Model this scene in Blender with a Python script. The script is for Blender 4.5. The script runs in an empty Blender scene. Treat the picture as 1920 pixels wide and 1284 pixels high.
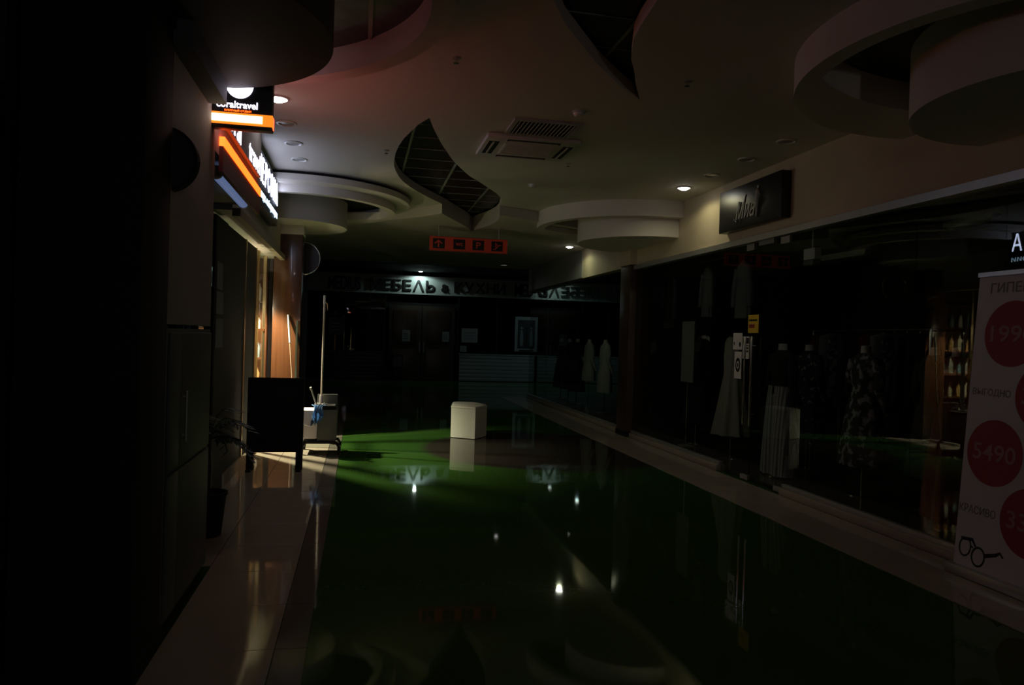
import bpy, bmesh, math, random
from mathutils import Vector, Matrix
random.seed(7)
PI = math.pi
scn = bpy.context.scene
COL = scn.collection

# ------------------------------------------------------------------ camera, world, exposure
CAM_H = 1.5
def make_camera():
    yaw, pitch, roll = math.radians(11.559), math.radians(-0.307), math.radians(-1.7)
    f = Vector((math.sin(yaw)*math.cos(pitch), math.cos(yaw)*math.cos(pitch), math.sin(pitch)))
    r = Vector((math.cos(yaw), -math.sin(yaw), 0)); u = r.cross(f)
    c, s = math.cos(roll), math.sin(roll)
    r2 = r*c - u*s; u2 = r*s + u*c
    cd = bpy.data.cameras.new('camera'); cd.sensor_width = 36; cd.sensor_fit = 'HORIZONTAL'
    cd.lens = 36*1400/1920; cd.clip_start = 0.02; cd.clip_end = 200
    co = bpy.data.objects.new('camera', cd); COL.objects.link(co)
    m = Matrix((r2, u2, -f)).transposed().to_4x4(); m.translation = (0, 0, CAM_H)
    co.matrix_world = m; scn.camera = co
make_camera()
w = bpy.data.worlds.new('world'); scn.world = w; w.use_nodes = True
w.node_tree.nodes['Background'].inputs[0].default_value = (0.6, 0.7, 0.9, 1)
w.node_tree.nodes['Background'].inputs[1].default_value = 0.0005
vs = scn.view_settings
vs.view_transform = 'Standard'; vs.look = 'None'; vs.exposure = 0.0; vs.gamma = 1.0
vs.use_curve_mapping = False
scn.cycles.max_bounces = 8
scn.cycles.diffuse_bounces = 4
scn.cycles.glossy_bounces = 5
scn.cycles.transparent_max_bounces = 12
scn.cycles.sample_clamp_indirect = 1.5
scn.cycles.use_denoising = True

P_SALON, P_R, P_R2, P_L, P_FAR, P_R3, P_SHOPFILL, P_BACK = 1250, 6.5, 5, 3, 18, 22, 1.0, 34

# ------------------------------------------------------------------ materials
MATS = {}
def mat(name, col, rough=0.5, metal=0.0, noise=0.0, nscale=8.0, bump=0.0, bscale=40.0, emit=None, estr=0.0, spec=0.5, coat=0.0, stretch=None):
    if name in MATS: return MATS[name]
    m = bpy.data.materials.new(name); m.use_nodes = True
    nt = m.node_tree; b = nt.nodes['Principled BSDF']
    c4 = (*col, 1)
    b.inputs['Base Color'].default_value = c4
    b.inputs['Roughness'].default_value = rough
    b.inputs['Metallic'].default_value = metal
    b.inputs['Specular IOR Level'].default_value = spec
    b.inputs['Coat Weight'].default_value = coat
    tc = nt.nodes.new('ShaderNodeTexCoord'); vec = tc.outputs['Object']
    if stretch:
        mp = nt.nodes.new('ShaderNodeMapping'); mp.inputs['Scale'].default_value = stretch
        nt.links.new(vec, mp.inputs[0]); vec = mp.outputs[0]
    if noise > 0:
        n = nt.nodes.new('ShaderNodeTexNoise'); n.inputs['Scale'].default_value = nscale; n.inputs['Detail'].default_value = 5
        nt.links.new(vec, n.inputs['Vector'])
        mx = nt.nodes.new('ShaderNodeMix'); mx.data_type = 'RGBA'
        mx.inputs[6].default_value = (*[v*(1-noise) for v in col], 1)
        mx.inputs[7].default_value = (*[min(1, v*(1+noise)) for v in col], 1)
        nt.links.new(n.outputs['Fac'], mx.inputs[0]); nt.links.new(mx.outputs[2], b.inputs['Base Color'])
    if bump > 0:
        n2 = nt.nodes.new('ShaderNodeTexNoise'); n2.inputs['Scale'].default_value = bscale; n2.inputs['Detail'].default_value = 3
        nt.links.new(vec, n2.inputs['Vector'])
        bp = nt.nodes.new('ShaderNodeBump'); bp.inputs['Strength'].default_value = bump; bp.inputs['Distance'].default_value = 0.02
        nt.links.new(n2.outputs['Fac'], bp.inputs['Height']); nt.links.new(bp.outputs[0], b.inputs['Normal'])
    if emit:
        b.inputs['Emission Color'].default_value = (*emit, 1); b.inputs['Emission Strength'].default_value = estr
    MATS[name] = m
    return m

def glass_mat(name, tint=(0.86, 0.9, 0.88), ior=1.5):
    m = bpy.data.materials.new(name); m.use_nodes = True; nt = m.node_tree
    nt.nodes.clear()
    out = nt.nodes.new('ShaderNodeOutputMaterial'); mix = nt.nodes.new('ShaderNodeMixShader')
    tr = nt.nodes.new('ShaderNodeBsdfTransparent'); gl = nt.nodes.new('ShaderNodeBsdfGlossy')
    fr = nt.nodes.new('ShaderNodeFresnel'); fr.inputs['IOR'].default_value = ior
    tr.inputs[0].default_value = (*tint, 1); gl.inputs['Roughness'].default_value = 0.0
    gl.inputs['Color'].default_value = (0.95, 1, 0.98, 1)
    ge = nt.nodes.new('ShaderNodeNewGeometry'); sb = nt.nodes.new('ShaderNodeMath'); sb.operation = 'SUBTRACT'; sb.inputs[0].default_value = 1.0
    ml = nt.nodes.new('ShaderNodeMath'); ml.operation = 'MULTIPLY'
    nt.links.new(ge.outputs['Backfacing'], sb.inputs[1]); nt.links.new(fr.outputs[0], ml.inputs[0]); nt.links.new(sb.outputs[0], ml.inputs[1])
    nt.links.new(ml.outputs[0], mix.inputs[0]); nt.links.new(tr.outputs[0], mix.inputs[1]); nt.links.new(gl.outputs[0], mix.inputs[2])
    nt.links.new(mix.outputs[0], out.inputs[0])
    MATS[name] = m; return m

def stripes_mat(name, c1, c2, scale, axis='X', rough=0.7):
    m = bpy.data.materials.new(name); m.use_nodes = True; nt = m.node_tree; b = nt.nodes['Principled BSDF']
    tc = nt.nodes.new('ShaderNodeTexCoord'); wv = nt.nodes.new('ShaderNodeTexWave'); wv.bands_direction = axis
    wv.inputs['Scale'].default_value = scale; wv.inputs['Distortion'].default_value = 0.3
    rp = nt.nodes.new('ShaderNodeValToRGB'); rp.color_ramp.elements[0].color = (*c1, 1); rp.color_ramp.elements[1].color = (*c2, 1)
    rp.color_ramp.elements[0].position = .45; rp.color_ramp.elements[1].position = .55
    nt.links.new(tc.outputs['Object'], wv.inputs['Vector']); nt.links.new(wv.outputs['Fac'], rp.inputs[0])
    nt.links.new(rp.outputs[0], b.inputs['Base Color']); b.inputs['Roughness'].default_value = rough
    MATS[name] = m; return m

def blotch_mat(name, base, blot, scale, lo=.5, hi=.58, rough=.75):
    m = bpy.data.materials.new(name); m.use_nodes = True; nt = m.node_tree; b = nt.nodes['Principled BSDF']
    tc = nt.nodes.new('ShaderNodeTexCoord'); n = nt.nodes.new('ShaderNodeTexNoise'); n.inputs['Scale'].default_value = scale
    rp = nt.nodes.new('ShaderNodeValToRGB'); rp.color_ramp.elements[0].color = (*base, 1); rp.color_ramp.elements[1].color = (*blot, 1)
    rp.color_ramp.elements[0].position = lo; rp.color_ramp.elements[1].position = hi
    nt.links.new(tc.outputs['Object'], n.inputs['Vector']); nt.links.new(n.outputs['Fac'], rp.inputs[0])
    nt.links.new(rp.outputs[0], b.inputs['Base Color']); b.inputs['Roughness'].default_value = rough
    MATS[name] = m; return m

def floor_mat():
    m = bpy.data.materials.new('polished_floor'); m.use_nodes = True; nt = m.node_tree; b = nt.nodes['Principled BSDF']
    L = nt.links.new
    geo = nt.nodes.new('ShaderNodeTexCoord'); sep = nt.nodes.new('ShaderNodeSeparateXYZ'); L(geo.outputs['Object'], sep.inputs[0])
    # brown round inlay in the green floor
    nz = nt.nodes.new('ShaderNodeTexNoise'); nz.inputs['Scale'].default_value = 0.8; L(geo.outputs['Object'], nz.inputs['Vector'])
    ds = nt.nodes.new('ShaderNodeVectorMath'); ds.operation = 'DISTANCE'; ds.inputs[1].default_value = (2.55, 9.9, 0); L(geo.outputs['Object'], ds.inputs[0])
    rp = nt.nodes.new('ShaderNodeMapRange'); rp.inputs['From Min'].default_value = 1.75; rp.inputs['From Max'].default_value = 1.6
    L(ds.outputs['Value'], rp.inputs['Value'])
    mx = nt.nodes.new('ShaderNodeMix'); mx.data_type = 'RGBA'
    mx.inputs[6].default_value = (0.043, 0.115, 0.02, 1); mx.inputs[7].default_value = (0.05, 0.042, 0.034, 1)
    L(rp.outputs[0], mx.inputs[0])
    n2 = nt.nodes.new('ShaderNodeTexNoise'); n2.inputs['Scale'].default_value = 30; n2.inputs['Detail'].default_value = 4; L(geo.outputs['Object'], n2.inputs['Vector'])
    mv = nt.nodes.new('ShaderNodeMix'); mv.data_type = 'RGBA'; mv.blend_type = 'MULTIPLY'; mv.inputs[0].default_value = 0.3
    L(mx.outputs[2], mv.inputs[6]); L(n2.outputs['Fac'], mv.inputs[7]); L(mv.outputs[2], b.inputs['Base Color'])
    b.inputs['Roughness'].default_value = 0.035; b.inputs['Specular IOR Level'].default_value = 0.16
    n3 = nt.nodes.new('ShaderNodeTexNoise'); n3.inputs['Scale'].default_value = 2.2; n3.inputs['Detail'].default_value = 1; L(geo.outputs['Object'], n3.inputs['Vector'])
    bp = nt.nodes.new('ShaderNodeBump'); bp.inputs['Strength'].default_value = 0.02; bp.inputs['Distance'].default_value = 0.02
    L(n3.outputs['Fac'], bp.inputs['Height']); L(bp.outputs[0], b.inputs['Normal'])
    return m

M_floor = floor_mat()
M_beige = mat('beige_tile', (0.4, 0.35, 0.27), 0.06, spec=.28, noise=0.12, nscale=5, bump=0.012, bscale=2.5)
M_taupe = mat('taupe_tile', (0.17, 0.15, 0.125), 0.06, spec=.28, noise=0.12, nscale=5, bump=0.012, bscale=2.5)
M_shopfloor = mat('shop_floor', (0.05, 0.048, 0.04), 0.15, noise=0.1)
M_ceil = mat('ceiling_paint', (0.62, 0.58, 0.53), 0.75, noise=0.04, nscale=3, bump=0.05, bscale=25)
M_disc = mat('disc_paint', (0.68, 0.63, 0.57), 0.7, noise=0.04, nscale=3, bump=0.04, bscale=25)
M_cream = mat('cream_plaster', (0.55, 0.46, 0.31), 0.7, noise=0.18, nscale=2.2, bump=0.12, bscale=18)
M_greyfascia = mat('grey_fascia', (0.36, 0.37, 0.36), 0.6, noise=0.08)
M_panel = mat('black_ceiling_panel', (0.006, 0.007, 0.006), 0.3, noise=0.5, nscale=9, bump=0.35, bscale=14, stretch=(0.4, 2.5, 1))
M_gridbar = mat('grid_bar', (0.3, 0.32, 0.3), 0.5)
M_wood = mat('red_wood', (0.075, 0.029, 0.012), 0.22, noise=0.35, nscale=4, stretch=(6, 6, 0.35), coat=0.3)
M_darkwood = mat('dark_wood', (0.06, 0.035, 0.025), 0.3, noise=0.3, nscale=4, stretch=(6, 6, 0.35))
M_black = mat('black_lacquer', (0.006, 0.006, 0.006), 0.35, noise=0.2)
M_blackm = mat('black_matte', (0.005, 0.005, 0.005), 0.8, noise=0.2)
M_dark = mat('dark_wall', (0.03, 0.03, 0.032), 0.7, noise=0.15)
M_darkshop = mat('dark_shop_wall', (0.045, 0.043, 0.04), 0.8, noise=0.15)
M_wallL = mat('wall_grey_plaster', (0.42, 0.38, 0.36), 0.75, noise=0.08, bump=0.06, bscale=20)
M_alu = mat('aluminium', (0.5, 0.5, 0.47), 0.35, 0.6, noise=0.05)
M_chrome = mat('chrome', (0.75, 0.75, 0.72), 0.15, 1.0)
M_brass = mat('brass_frame', (0.75, 0.58, 0.33), 0.25, 0.9)
M_white = mat('white_plastic', (0.72, 0.71, 0.68), 0.4, noise=0.03)
M_pouf = mat('white_leatherette', (0.78, 0.75, 0.66), 0.3, noise=0.06, nscale=6, bump=0.05, bscale=60)
M_paper = mat('white_paper', (0.75, 0.75, 0.72), 0.8)
M_ink = mat('black_ink', (0.01, 0.01, 0.01), 0.7)
M_red = mat('print_red', (0.33, 0.02, 0.025), 0.6)
M_orange = mat('sign_orange', (0.75, 0.09, 0.03), 0.5)
M_yellow = mat('yellow_paper', (0.75, 0.5, 0.03), 0.7)
M_glass = glass_mat('window_glass')
M_darkglass = glass_mat('tinted_glass', (0.35, 0.4, 0.38))
M_skin = mat('mannequin_white', (0.6, 0.57, 0.52), 0.5)
M_cab = mat('cabinet_grey', (0.1, 0.105, 0.095), 0.5, noise=0.1)
M_leaf = mat('palm_leaf', (0.015, 0.035, 0.012), 0.5, noise=0.3)
M_bin = mat('grey_plastic', (0.13, 0.135, 0.125), 0.45, noise=0.08)
M_bucket = mat('lilac_plastic', (0.8, 0.74, 0.78), 0.4, noise=0.05)
M_cloth = mat('blue_cloth', (0.22, 0.4, 0.68), 0.9, noise=0.35, nscale=20, bump=0.4, bscale=60)
M_stick = mat('pale_stick', (0.7, 0.62, 0.5), 0.4)
E_white = mat('lit_white', (0.9, 0.9, 0.9), 0.5, emit=(1.0, 0.85, 0.6), estr=2.2)
E_coralwhite = mat('lit_violet_white', (0.9, 0.9, 0.9), 0.5, emit=(0.86, 0.8, 1.0), estr=3.0)
E_cool = mat('lit_cool_letters', (0.9, 0.9, 0.9), 0.5, emit=(0.66, 0.72, 1.0), estr=11)
E_cool2 = mat('lit_cool_letters_dim', (0.8, 0.9, 0.9), 0.5, emit=(0.5, 0.72, 0.95), estr=3)
E_orange = mat('lit_orange', (0.9, 0.4, 0.1), 0.5, emit=(1.0, 0.06, 0.02), estr=5)
E_orangef = mat('lit_orange_front', (0.9, 0.4, 0.1), 0.5, emit=(1.0, 0.24, 0.015), estr=1.15)
E_orange2 = mat('lit_orange_strip', (0.9, 0.4, 0.1), 0.5, emit=(1.0, 0.075, 0.006), estr=5.2)
E_lamp = mat('lamp_glow', (1, 1, 1), 0.5, emit=(1, 0.98, 0.92), estr=14)
E_tube = mat('tube_glow', (0.6, 0.65, 0.8), 0.4, emit=(0.35, 0.5, 1.0), estr=0.22)
M_lampoff = mat('lamp_off', (0.35, 0.34, 0.32), 0.3)

# ------------------------------------------------------------------ builders
ROOT = {}
def wloc(o):
    return ROOT.get(o.name, Vector((0, 0, 0))) if o else Vector((0, 0, 0))
def tag(o, label=None, cat=None, group=None, kind=None):
    if label: o['label'] = label
    if cat: o['category'] = cat
    if group: o['group'] = group
    if kind: o['kind'] = kind
    return o
def thing(name, label, cat, loc=(0, 0, 0), group=None, kind=None):
    o = bpy.data.objects.new(name, None); o.empty_display_size = 0.05
    COL.objects.link(o); o.location = loc; ROOT[o.name] = Vector(loc)
    return tag(o, label, cat, group, kind)
def link(name, me, m, parent=None, smooth=None, label=None):
    if m: me.materials.append(m)
    if smooth:
        for p in me.polygons: p.use_smooth = True
        me.set_sharp_from_angle(angle=math.radians(smooth))
    o = bpy.data.objects.new(name, me); COL.objects.link(o)
    if parent:
        off = wloc(parent)
        me.transform(Matrix.Translation(-off)); o.parent = parent; ROOT[o.name] = off
    if label: o['label'] = label
    return o
def frombm(name, bm, m, parent=None, smooth=None, label=None):
    bmesh.ops.recalc_face_normals(bm, faces=bm.faces)
    me = bpy.data.meshes.new(name); bm.to_mesh(me); bm.free()
    return link(name, me, m, parent, smooth, label)
def addbox(bm, x0, x1, y0, y1, z0, z1, bev=0):
    r = bmesh.ops.create_cube(bm, size=1)
    vs_ = r['verts']
    for v in vs_:
        v.co = Vector(((x0+x1)/2 + v.co.x*(x1-x0), (y0+y1)/2 + v.co.y*(y1-y0), (z0+z1)/2 + v.co.z*(z1-z0)))
    if bev:
        es = list({e for v in vs_ for e in v.link_edges})
        bmesh.ops.bevel(bm, geom=es, offset=bev, segments=2, affect='EDGES', profile=0.6)
def box(name, x0, x1, y0, y1, z0, z1, m, parent=None, bev=0, label=None):
    bm = bmesh.new(); addbox(bm, x0, x1, y0, y1, z0, z1, bev)
    return frombm(name, bm, m, parent, 40 if bev else None, label)
def addcyl(bm, p0, p1, r0, r1=None, seg=16):
    p0, p1 = Vector(p0), Vector(p1); r1 = r0 if r1 is None else r1
    d = (p1-p0).normalized(); a = d.orthogonal().normalized(); b = d.cross(a)
    R = []
    for p, r in ((p0, r0), (p1, r1)):
        R.append([bm.verts.new(p + (a*math.cos(t)+b*math.sin(t))*r) for t in [2*PI*i/seg for i in range(seg)]])
    for i in range(seg):
        j = (i+1) % seg; bm.faces.new((R[0][i], R[0][j], R[1][j], R[1][i]))
    bm.faces.new(R[0][::-1]); bm.faces.new(R[1])
def cyl(name, p0, p1, r0, m, parent=None, r1=None, seg=16, label=None):
    bm = bmesh.new(); addcyl(bm, p0, p1, r0, r1, seg)
    return frombm(name, bm, m, parent, 40, label)
def addtube(bm, pts, r, seg=8):
    pts = [Vector(p) for p in pts]; rings = []
    for i, p in enumerate(pts):
        d = (pts[min(i+1, len(pts)-1)] - pts[max(i-1, 0)]).normalized()
        a = d.cross(Vector((0.31, 0.17, 0.93))); a = a.normalized() if a.length > .01 else d.orthogonal().normalized()
        b = d.cross(a); rr = r[i] if isinstance(r, (list, tuple)) else r
        rings.append([bm.verts.new(p+(a*math.cos(2*PI*k/seg)+b*math.sin(2*PI*k/seg))*rr) for k in range(seg)])
    for A, B in zip(rings, rings[1:]):
        for k in range(seg):
            bm.faces.new((A[k], A[(k+1) % seg], B[(k+1) % seg], B[k]))
    bm.faces.new(rings[0][::-1]); bm.faces.new(rings[-1])
def tube(name, pts, r, m, parent=None, seg=8, label=None):
    bm = bmesh.new(); addtube(bm, pts, r, seg); return frombm(name, bm, m, parent, 50, label)
def lathe(name, c, prof, m, parent=None, seg=32, label=None):
    bm = bmesh.new(); rings = []
    for r, z in prof:
        if r < 1e-5: rings.append([bm.verts.new((c[0], c[1], c[2]+z))])
        else: rings.append([bm.verts.new((c[0]+r*math.cos(2*PI*k/seg), c[1]+r*math.sin(2*PI*k/seg), c[2]+z)) for k in range(seg)])
    for A, B in zip(rings, rings[1:]):
        for k in range(seg):
            k2 = (k+1) % seg
            if len(A) == 1 and len(B) == 1: continue
            if len(A) == 1: bm.faces.new((A[0], B[k2], B[k]))
            elif len(B) == 1: bm.faces.new((A[k], A[k2], B[0]))
            else: bm.faces.new((A[k], A[k2], B[k2], B[k]))
    return frombm(name, bm, m, parent, 35, label)
def prism(name, loops, z0, z1, m, parent=None, smooth=30, label=None):
    cu = bpy.data.curves.new('tmp', 'CURVE'); cu.dimensions = '2D'; cu.fill_mode = 'BOTH'; cu.extrude = (z1-z0)/2
    for lp in loops:
        sp = cu.splines.new('POLY'); sp.points.add(len(lp)-1); sp.use_cyclic_u = True
        for q, p in zip(sp.points, lp): q.co = (p[0], p[1], 0, 1)
    ob = bpy.data.objects.new('tmp', cu); COL.objects.link(ob)
    dg = bpy.context.evaluated_depsgraph_get()
    me = bpy.data.meshes.new_from_object(ob.evaluated_get(dg)); bpy.data.objects.remove(ob); bpy.data.curves.remove(cu)
    me.name = name
    me.transform(Matrix.Translation((0, 0, (z0+z1)/2)))
    me.materials.clear()
    return link(name, me, m, parent, smooth, label)
def circ(cx, cy, r, n=96, a0=0, a1=2*PI, end=False):
    k = n if not end else n-1
    return [(cx+r*math.cos(a0+(a1-a0)*i/k), cy+r*math.sin(a0+(a1-a0)*i/k)) for i in range(n)]
def frame(origin, right, up):
    r, u = Vector(right).normalized(), Vector(up).normalized(); n = r.cross(u)
    m = Matrix((r, u, n)).transposed().to_4x4(); m.translation = origin; return m
def text_mesh(body, size, depth=0.01, bold=0.0, shear=0.0, sx=1.0, align='LEFT', spacing=1.0):
    cu = bpy.data.curves.new('tmp', 'FONT'); cu.body = body; cu.size = size; cu.extrude = depth/2
    cu.offset = bold; cu.shear = shear; cu.align_x = align; cu.space_character = spacing; cu.resolution_u = 4
    ob = bpy.data.objects.new('tmp', cu); COL.objects.link(ob)
    dg = bpy.context.evaluated_depsgraph_get()
    me = bpy.data.meshes.new_from_object(ob.evaluated_get(dg)); bpy.data.objects.remove(ob); bpy.data.curves.remove(cu)
    if sx != 1: me.transform(Matrix.Diagonal((sx, 1, 1, 1)))
    me.materials.clear()
    return me
def text(name, body, fr, width, height, m, parent, depth=0.01, bold=0.0, shear=0.0, label=None):
    """lettering fitted into width x height; fr origin = lower left corner"""
    me = text_mesh(body, 1.0, 0.0, bold, shear)
    xs = [v.co.x for v in me.vertices]; ys = [v.co.y for v in me.vertices]
    bpy.data.meshes.remove(me)
    me = text_mesh(body, 1.0, 1.0, bold, shear)
    sx, sy = width/(max(xs)-min(xs)), height/(max(ys)-min(ys))
    me.transform(fr @ Matrix.Diagonal((sx, sy, depth, 1)) @ Matrix.Translation((-min(xs), -min(ys), 0.5)))
    return link(name, me, m, parent, None, label)
def letters(name, body, fr, width, height, m, parent, depth, bold=0.0, gap=0.12):
    """each letter its own part"""
    W = []
    for ch in body:
        if ch == ' ': W.append(0.35); continue
        me = text_mesh(ch, 1.0, 0, bold); xs = [v.co.x for v in me.vertices]; W.append(max(xs)-min(xs)); bpy.data.meshes.remove(me)
    k = width/(sum(W)+gap*(len(body)-1)); x = 0
    for ch, wd in zip(body, W):
        if ch != ' ':
            h = height*(0.72 if ch == '&' else 1)
            text(name, ch, fr @ Matrix.Translation((x, 0, 0)), wd*k, h, m, parent, depth, bold)
        x += (wd+gap)*k
def quadplane(name, fr, u0, u1, v0, v1, m, parent, t=0.002, label=None):
    bm = bmesh.new(); addbox(bm, u0, u1, v0, v1, 0, t)
    bm.transform(fr); return frombm(name, bm, m, parent, None, label)
def disc_on(name, fr, u, v, r, m, parent, t=0.002, seg=40, sy=1.0, label=None):
    bm = bmesh.new(); addcyl(bm, (0, 0, 0), (0, 0, t), r, seg=seg)
    bm.transform(fr @ Matrix.Translation((u, v, 0)) @ Matrix.Diagonal((1, sy, 1, 1))); return frombm(name, bm, m, parent, None, label)
def spot(loc, energy, color, parent, size=150, blend=0.6, radius=0.05, rot=(0, 0, 0)):
    ld = bpy.data.lights.new('lamp_light', 'SPOT'); ld.energy = energy; ld.color = color
    ld.spot_size = math.radians(size); ld.spot_blend = blend; ld.shadow_soft_size = radius
    o = bpy.data.objects.new('lamp_light', ld); COL.objects.link(o); o.rotation_euler = rot
    o.parent = parent; o.location = Vector(loc)-wloc(parent); return o

HC, HF, HH = 3.42, 3.28, 3.64      # near ceiling, lower far ceiling, far hall ceiling
XL, XR = -1.25, 4.25

# ------------------------------------------------------------------ floor with tile strips
floor = tag(box('floor', -6, 12, -8, 30, -0.12, 0, M_floor), 'dark green polished mall floor with a brown inlay', kind='structure')
def tiles(x0, x1, y0, y1, step, m, name='tile'):
    me = None; y = y0; n = 0
    while y < y1-0.01:
        if me is None:
            bm = bmesh.new(); addbox(bm, x0+.002, x1-.002, 0.002, step-.002, 0.0, 0.006, 0.0015)
            bmesh.ops.recalc_face_normals(bm, faces=bm.faces)
            me = bpy.data.meshes.new(name); bm.to_mesh(me); bm.free(); me.materials.append(m)
        o = bpy.data.objects.new(name, me); COL.objects.link(o); o.parent = floor; o.location = (0, y, 0); y += step; n += 1
tiles(-0.88, -0.35, 1.25, 17.9, 0.6, M_beige)
tiles(-1.24, -0.88, 5.0, 10.9, 0.6, M_beige)
tiles(-0.35, -0.20, 1.25, 17.9, 0.6, M_taupe, 'border_tile')
tiles(3.53, 4.18, 1.25, 18.4, 0.6, M_beige)
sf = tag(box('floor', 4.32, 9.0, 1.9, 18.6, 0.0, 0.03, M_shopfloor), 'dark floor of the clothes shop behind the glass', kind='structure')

# ------------------------------------------------------------------ ceilings
S_left = [(0.55, 6.61), (0.47, 6.85), (0.42, 7.11), (0.37, 7.38), (0.34, 7.65), (0.32, 8.0), (0.32, 8.32), (0.33, 8.58), (0.36, 8.85), (0.41, 9.15), (0.48, 9.43), (0.59, 9.75), (0.72, 10.06), (0.91, 10.44), (1.12, 10.82)]
S_right = [(1.93, 10.5), (1.9, 10.28), (1.83, 10.04), (1.73, 9.78), (1.61, 9.54), (1.42, 9.18), (1.23, 8.84), (1.1, 8.53), (0.98, 8.22), (0.89, 7.95), (0.81, 7.67), (0.74, 7.43), (0.68, 7.19), (0.61, 6.9)]
near_edge_L = [(-2.7, 12.9), (-0.3, 12.2), (0.1, 11.98), (0.52, 11.62), (0.85, 11.25)]
near_edge_R = [(1.94, 10.66), (2.25, 10.8), (2.57, 11.01), (4.6, 12.0)]
leaf2 = [(1.02, 4.11), (1.17, 4.4), (1.42, 4.77), (1.55, 4.96), (1.7, 5.15), (1.9, 5.39), (2.12, 5.61), (1.96, 5.28), (1.84, 5.0), (1.76, 4.84), (1.71, 4.69), (1.65, 4.5), (1.62, 4.32), (1.59, 4.03), (1.56, 3.7), (1.47, 3.3), (1.3, 2.9), (1.05, 2.5), (0.9, 2.35), (0.82, 2.7), (0.8, 3.1), (0.84, 3.5), (0.92, 3.85)]
outer = [(-2.7, -8), (-2.7, 12.9)] + near_edge_L[1:] + S_left[::-1] + S_right[::-1] + near_edge_R + [(4.6, -8)]
ceiling = tag(prism('ceiling', [outer, leaf2], HC, HC+0.10, M_ceil, smooth=25), 'pale plasterboard ceiling with a curved leaf-shaped opening', kind='structure')
far_edge = near_edge_L + [(1.12, 10.82), (1.35, 11.33), (1.58, 11.84), (1.7, 12.15), (1.80, 12.45), (1.83, 12.25), (1.89, 12.0), (1.97, 11.63), (2.0, 11.3), (1.99, 11.0), (1.94, 10.66)] + near_edge_R[1:]
ceil2 = tag(prism('ceiling', [far_edge + [(4.6, 18.7), (-2.7, 18.7)]], HF, HC+0.10, M_ceil, smooth=25), 'lower plasterboard ceiling beyond the step in the corridor', kind='structure')
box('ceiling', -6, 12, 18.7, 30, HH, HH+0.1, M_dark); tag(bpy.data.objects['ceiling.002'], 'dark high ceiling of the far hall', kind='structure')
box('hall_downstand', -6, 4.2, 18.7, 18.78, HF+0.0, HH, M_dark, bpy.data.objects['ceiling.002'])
# black panels on a metal grid above the openings
PZ = 3.545
pm = None
def panels(xs, y0, rows, step=0.48):
    global pm
    for i in range(len(xs)-1):
        for j in range(rows):
            o = bpy.data.objects.new('ceiling_panel', PANEL); COL.objects.link(o); o.parent = ceiling
            o.location = ((xs[i]+xs[i+1])/2, y0+(j+.5)*step, PZ)
    for x in xs:
        bm = bmesh.new(); addbox(bm, x-.012, x+.012, y0, y0+rows*step, PZ-.012, PZ); frombm('grid_bar', bm, M_gridbar, ceiling)
    for j in range(rows+1):
        bm = bmesh.new(); addbox(bm, xs[0], xs[-1], y0+j*step-.006, y0+j*step+.006, PZ-.006, PZ); frombm('cross_bar', bm, M_gridbar, ceiling)
bm = bmesh.new(); addbox(bm, -.295, .295, -.237, .237, 0, .02)
PANEL = bpy.data.meshes.new('ceiling_panel'); bmesh.ops.recalc_face_normals(bm, faces=bm.faces); bm.to_mesh(PANEL); bm.free(); PANEL.materials.append(M_panel)
panels([-0.13, 0.47, 1.06, 1.67, 2.27, 2.87], 6.3, 17)
panels([0.47, 1.06, 1.67, 2.27, 2.87], 2.1, 8)

# stepped round drops around the pillars
def lens(c1, r1, c2, r2, n=240):
    pts = []
    for i in range(n):
        a = 2*PI*i/n; p = (c1[0]+r1*math.cos(a), c1[1]+r1*math.sin(a))
        if math.hypot(p[0]-c2[0], p[1]-c2[1]) > r2:
            # clip the ray from a point inside both circles onto circle 2
            ox, oy = (c1[0]+c2[0])/2, (c1[1]+c2[1])/2
            dx, dy = p[0]-ox, p[1]-oy; L = math.hypot(dx, dy); dx /= L; dy /= L
            fx, fy = ox-c2[0], oy-c2[1]; b = fx*dx+fy*dy; c = fx*fx+fy*fy-r2*r2
            t = -b+math.sqrt(b*b-c); p = (ox+dx*t, oy+dy*t)
        pts.append(p)
    return pts
d1 = tag(prism('trim_1', [circ(4.07, 3.87, 1.43, 128), lens((4.07, 3.87), 1.31, (3.9, 3.0), 1.65)], 3.2, HC, M_disc), 'round dropped ceiling disc with a crescent opening, near right', kind='structure')
prism('drum', [circ(4.1, 3.62, 0.9, 96)], 2.95, HC, M_disc, d1)
prism('opening_lid', [circ(4.07, 3.87, 1.33, 64)], HC-.02, HC-.005, M_panel, d1)
d2 = tag(prism('trim_2', [circ(4.07, 10.9, 1.47, 128), lens((4.07, 10.9), 1.35, (3.9, 10.0), 1.66)], 3.2, HC, M_disc), 'round dropped ceiling disc with a crescent opening, above the far right pillar', kind='structure')
prism('drum', [circ(4.1, 10.55, 0.97, 96)], 2.95, HC, M_disc, d2)
prism('opening_lid', [circ(4.07, 10.9, 1.37, 64)], HC-.02, HC-.005, M_panel, d2)
d3 = tag(prism('trim_3', [circ(-1.05, 3.95, 1.49, 128), circ(-1.05, 3.95, 1.37, 100, -1.4, 2.2, True) + circ(-1.05, 3.95, 0.7, 60, 2.2, -1.4, True)], 3.2, HC, M_disc), 'round dropped ceiling disc with a dark panelled opening, near left', kind='structure')
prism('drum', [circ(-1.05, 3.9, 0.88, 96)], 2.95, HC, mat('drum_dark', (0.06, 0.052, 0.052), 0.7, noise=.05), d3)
M_foil = blotch_mat('metallic_panel', (0.02, 0.022, 0.024), (0.16, 0.17, 0.2), 2.6, .45, .7, .28)
prism('opening_lid', [circ(-1.05, 3.95, 1.39, 64)], 3.365, 3.38, M_foil, d3)
box('grid_bar', 0.0, 0.025, 2.7, 4.8, 3.353, 3.366, M_gridbar, d3)
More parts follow.
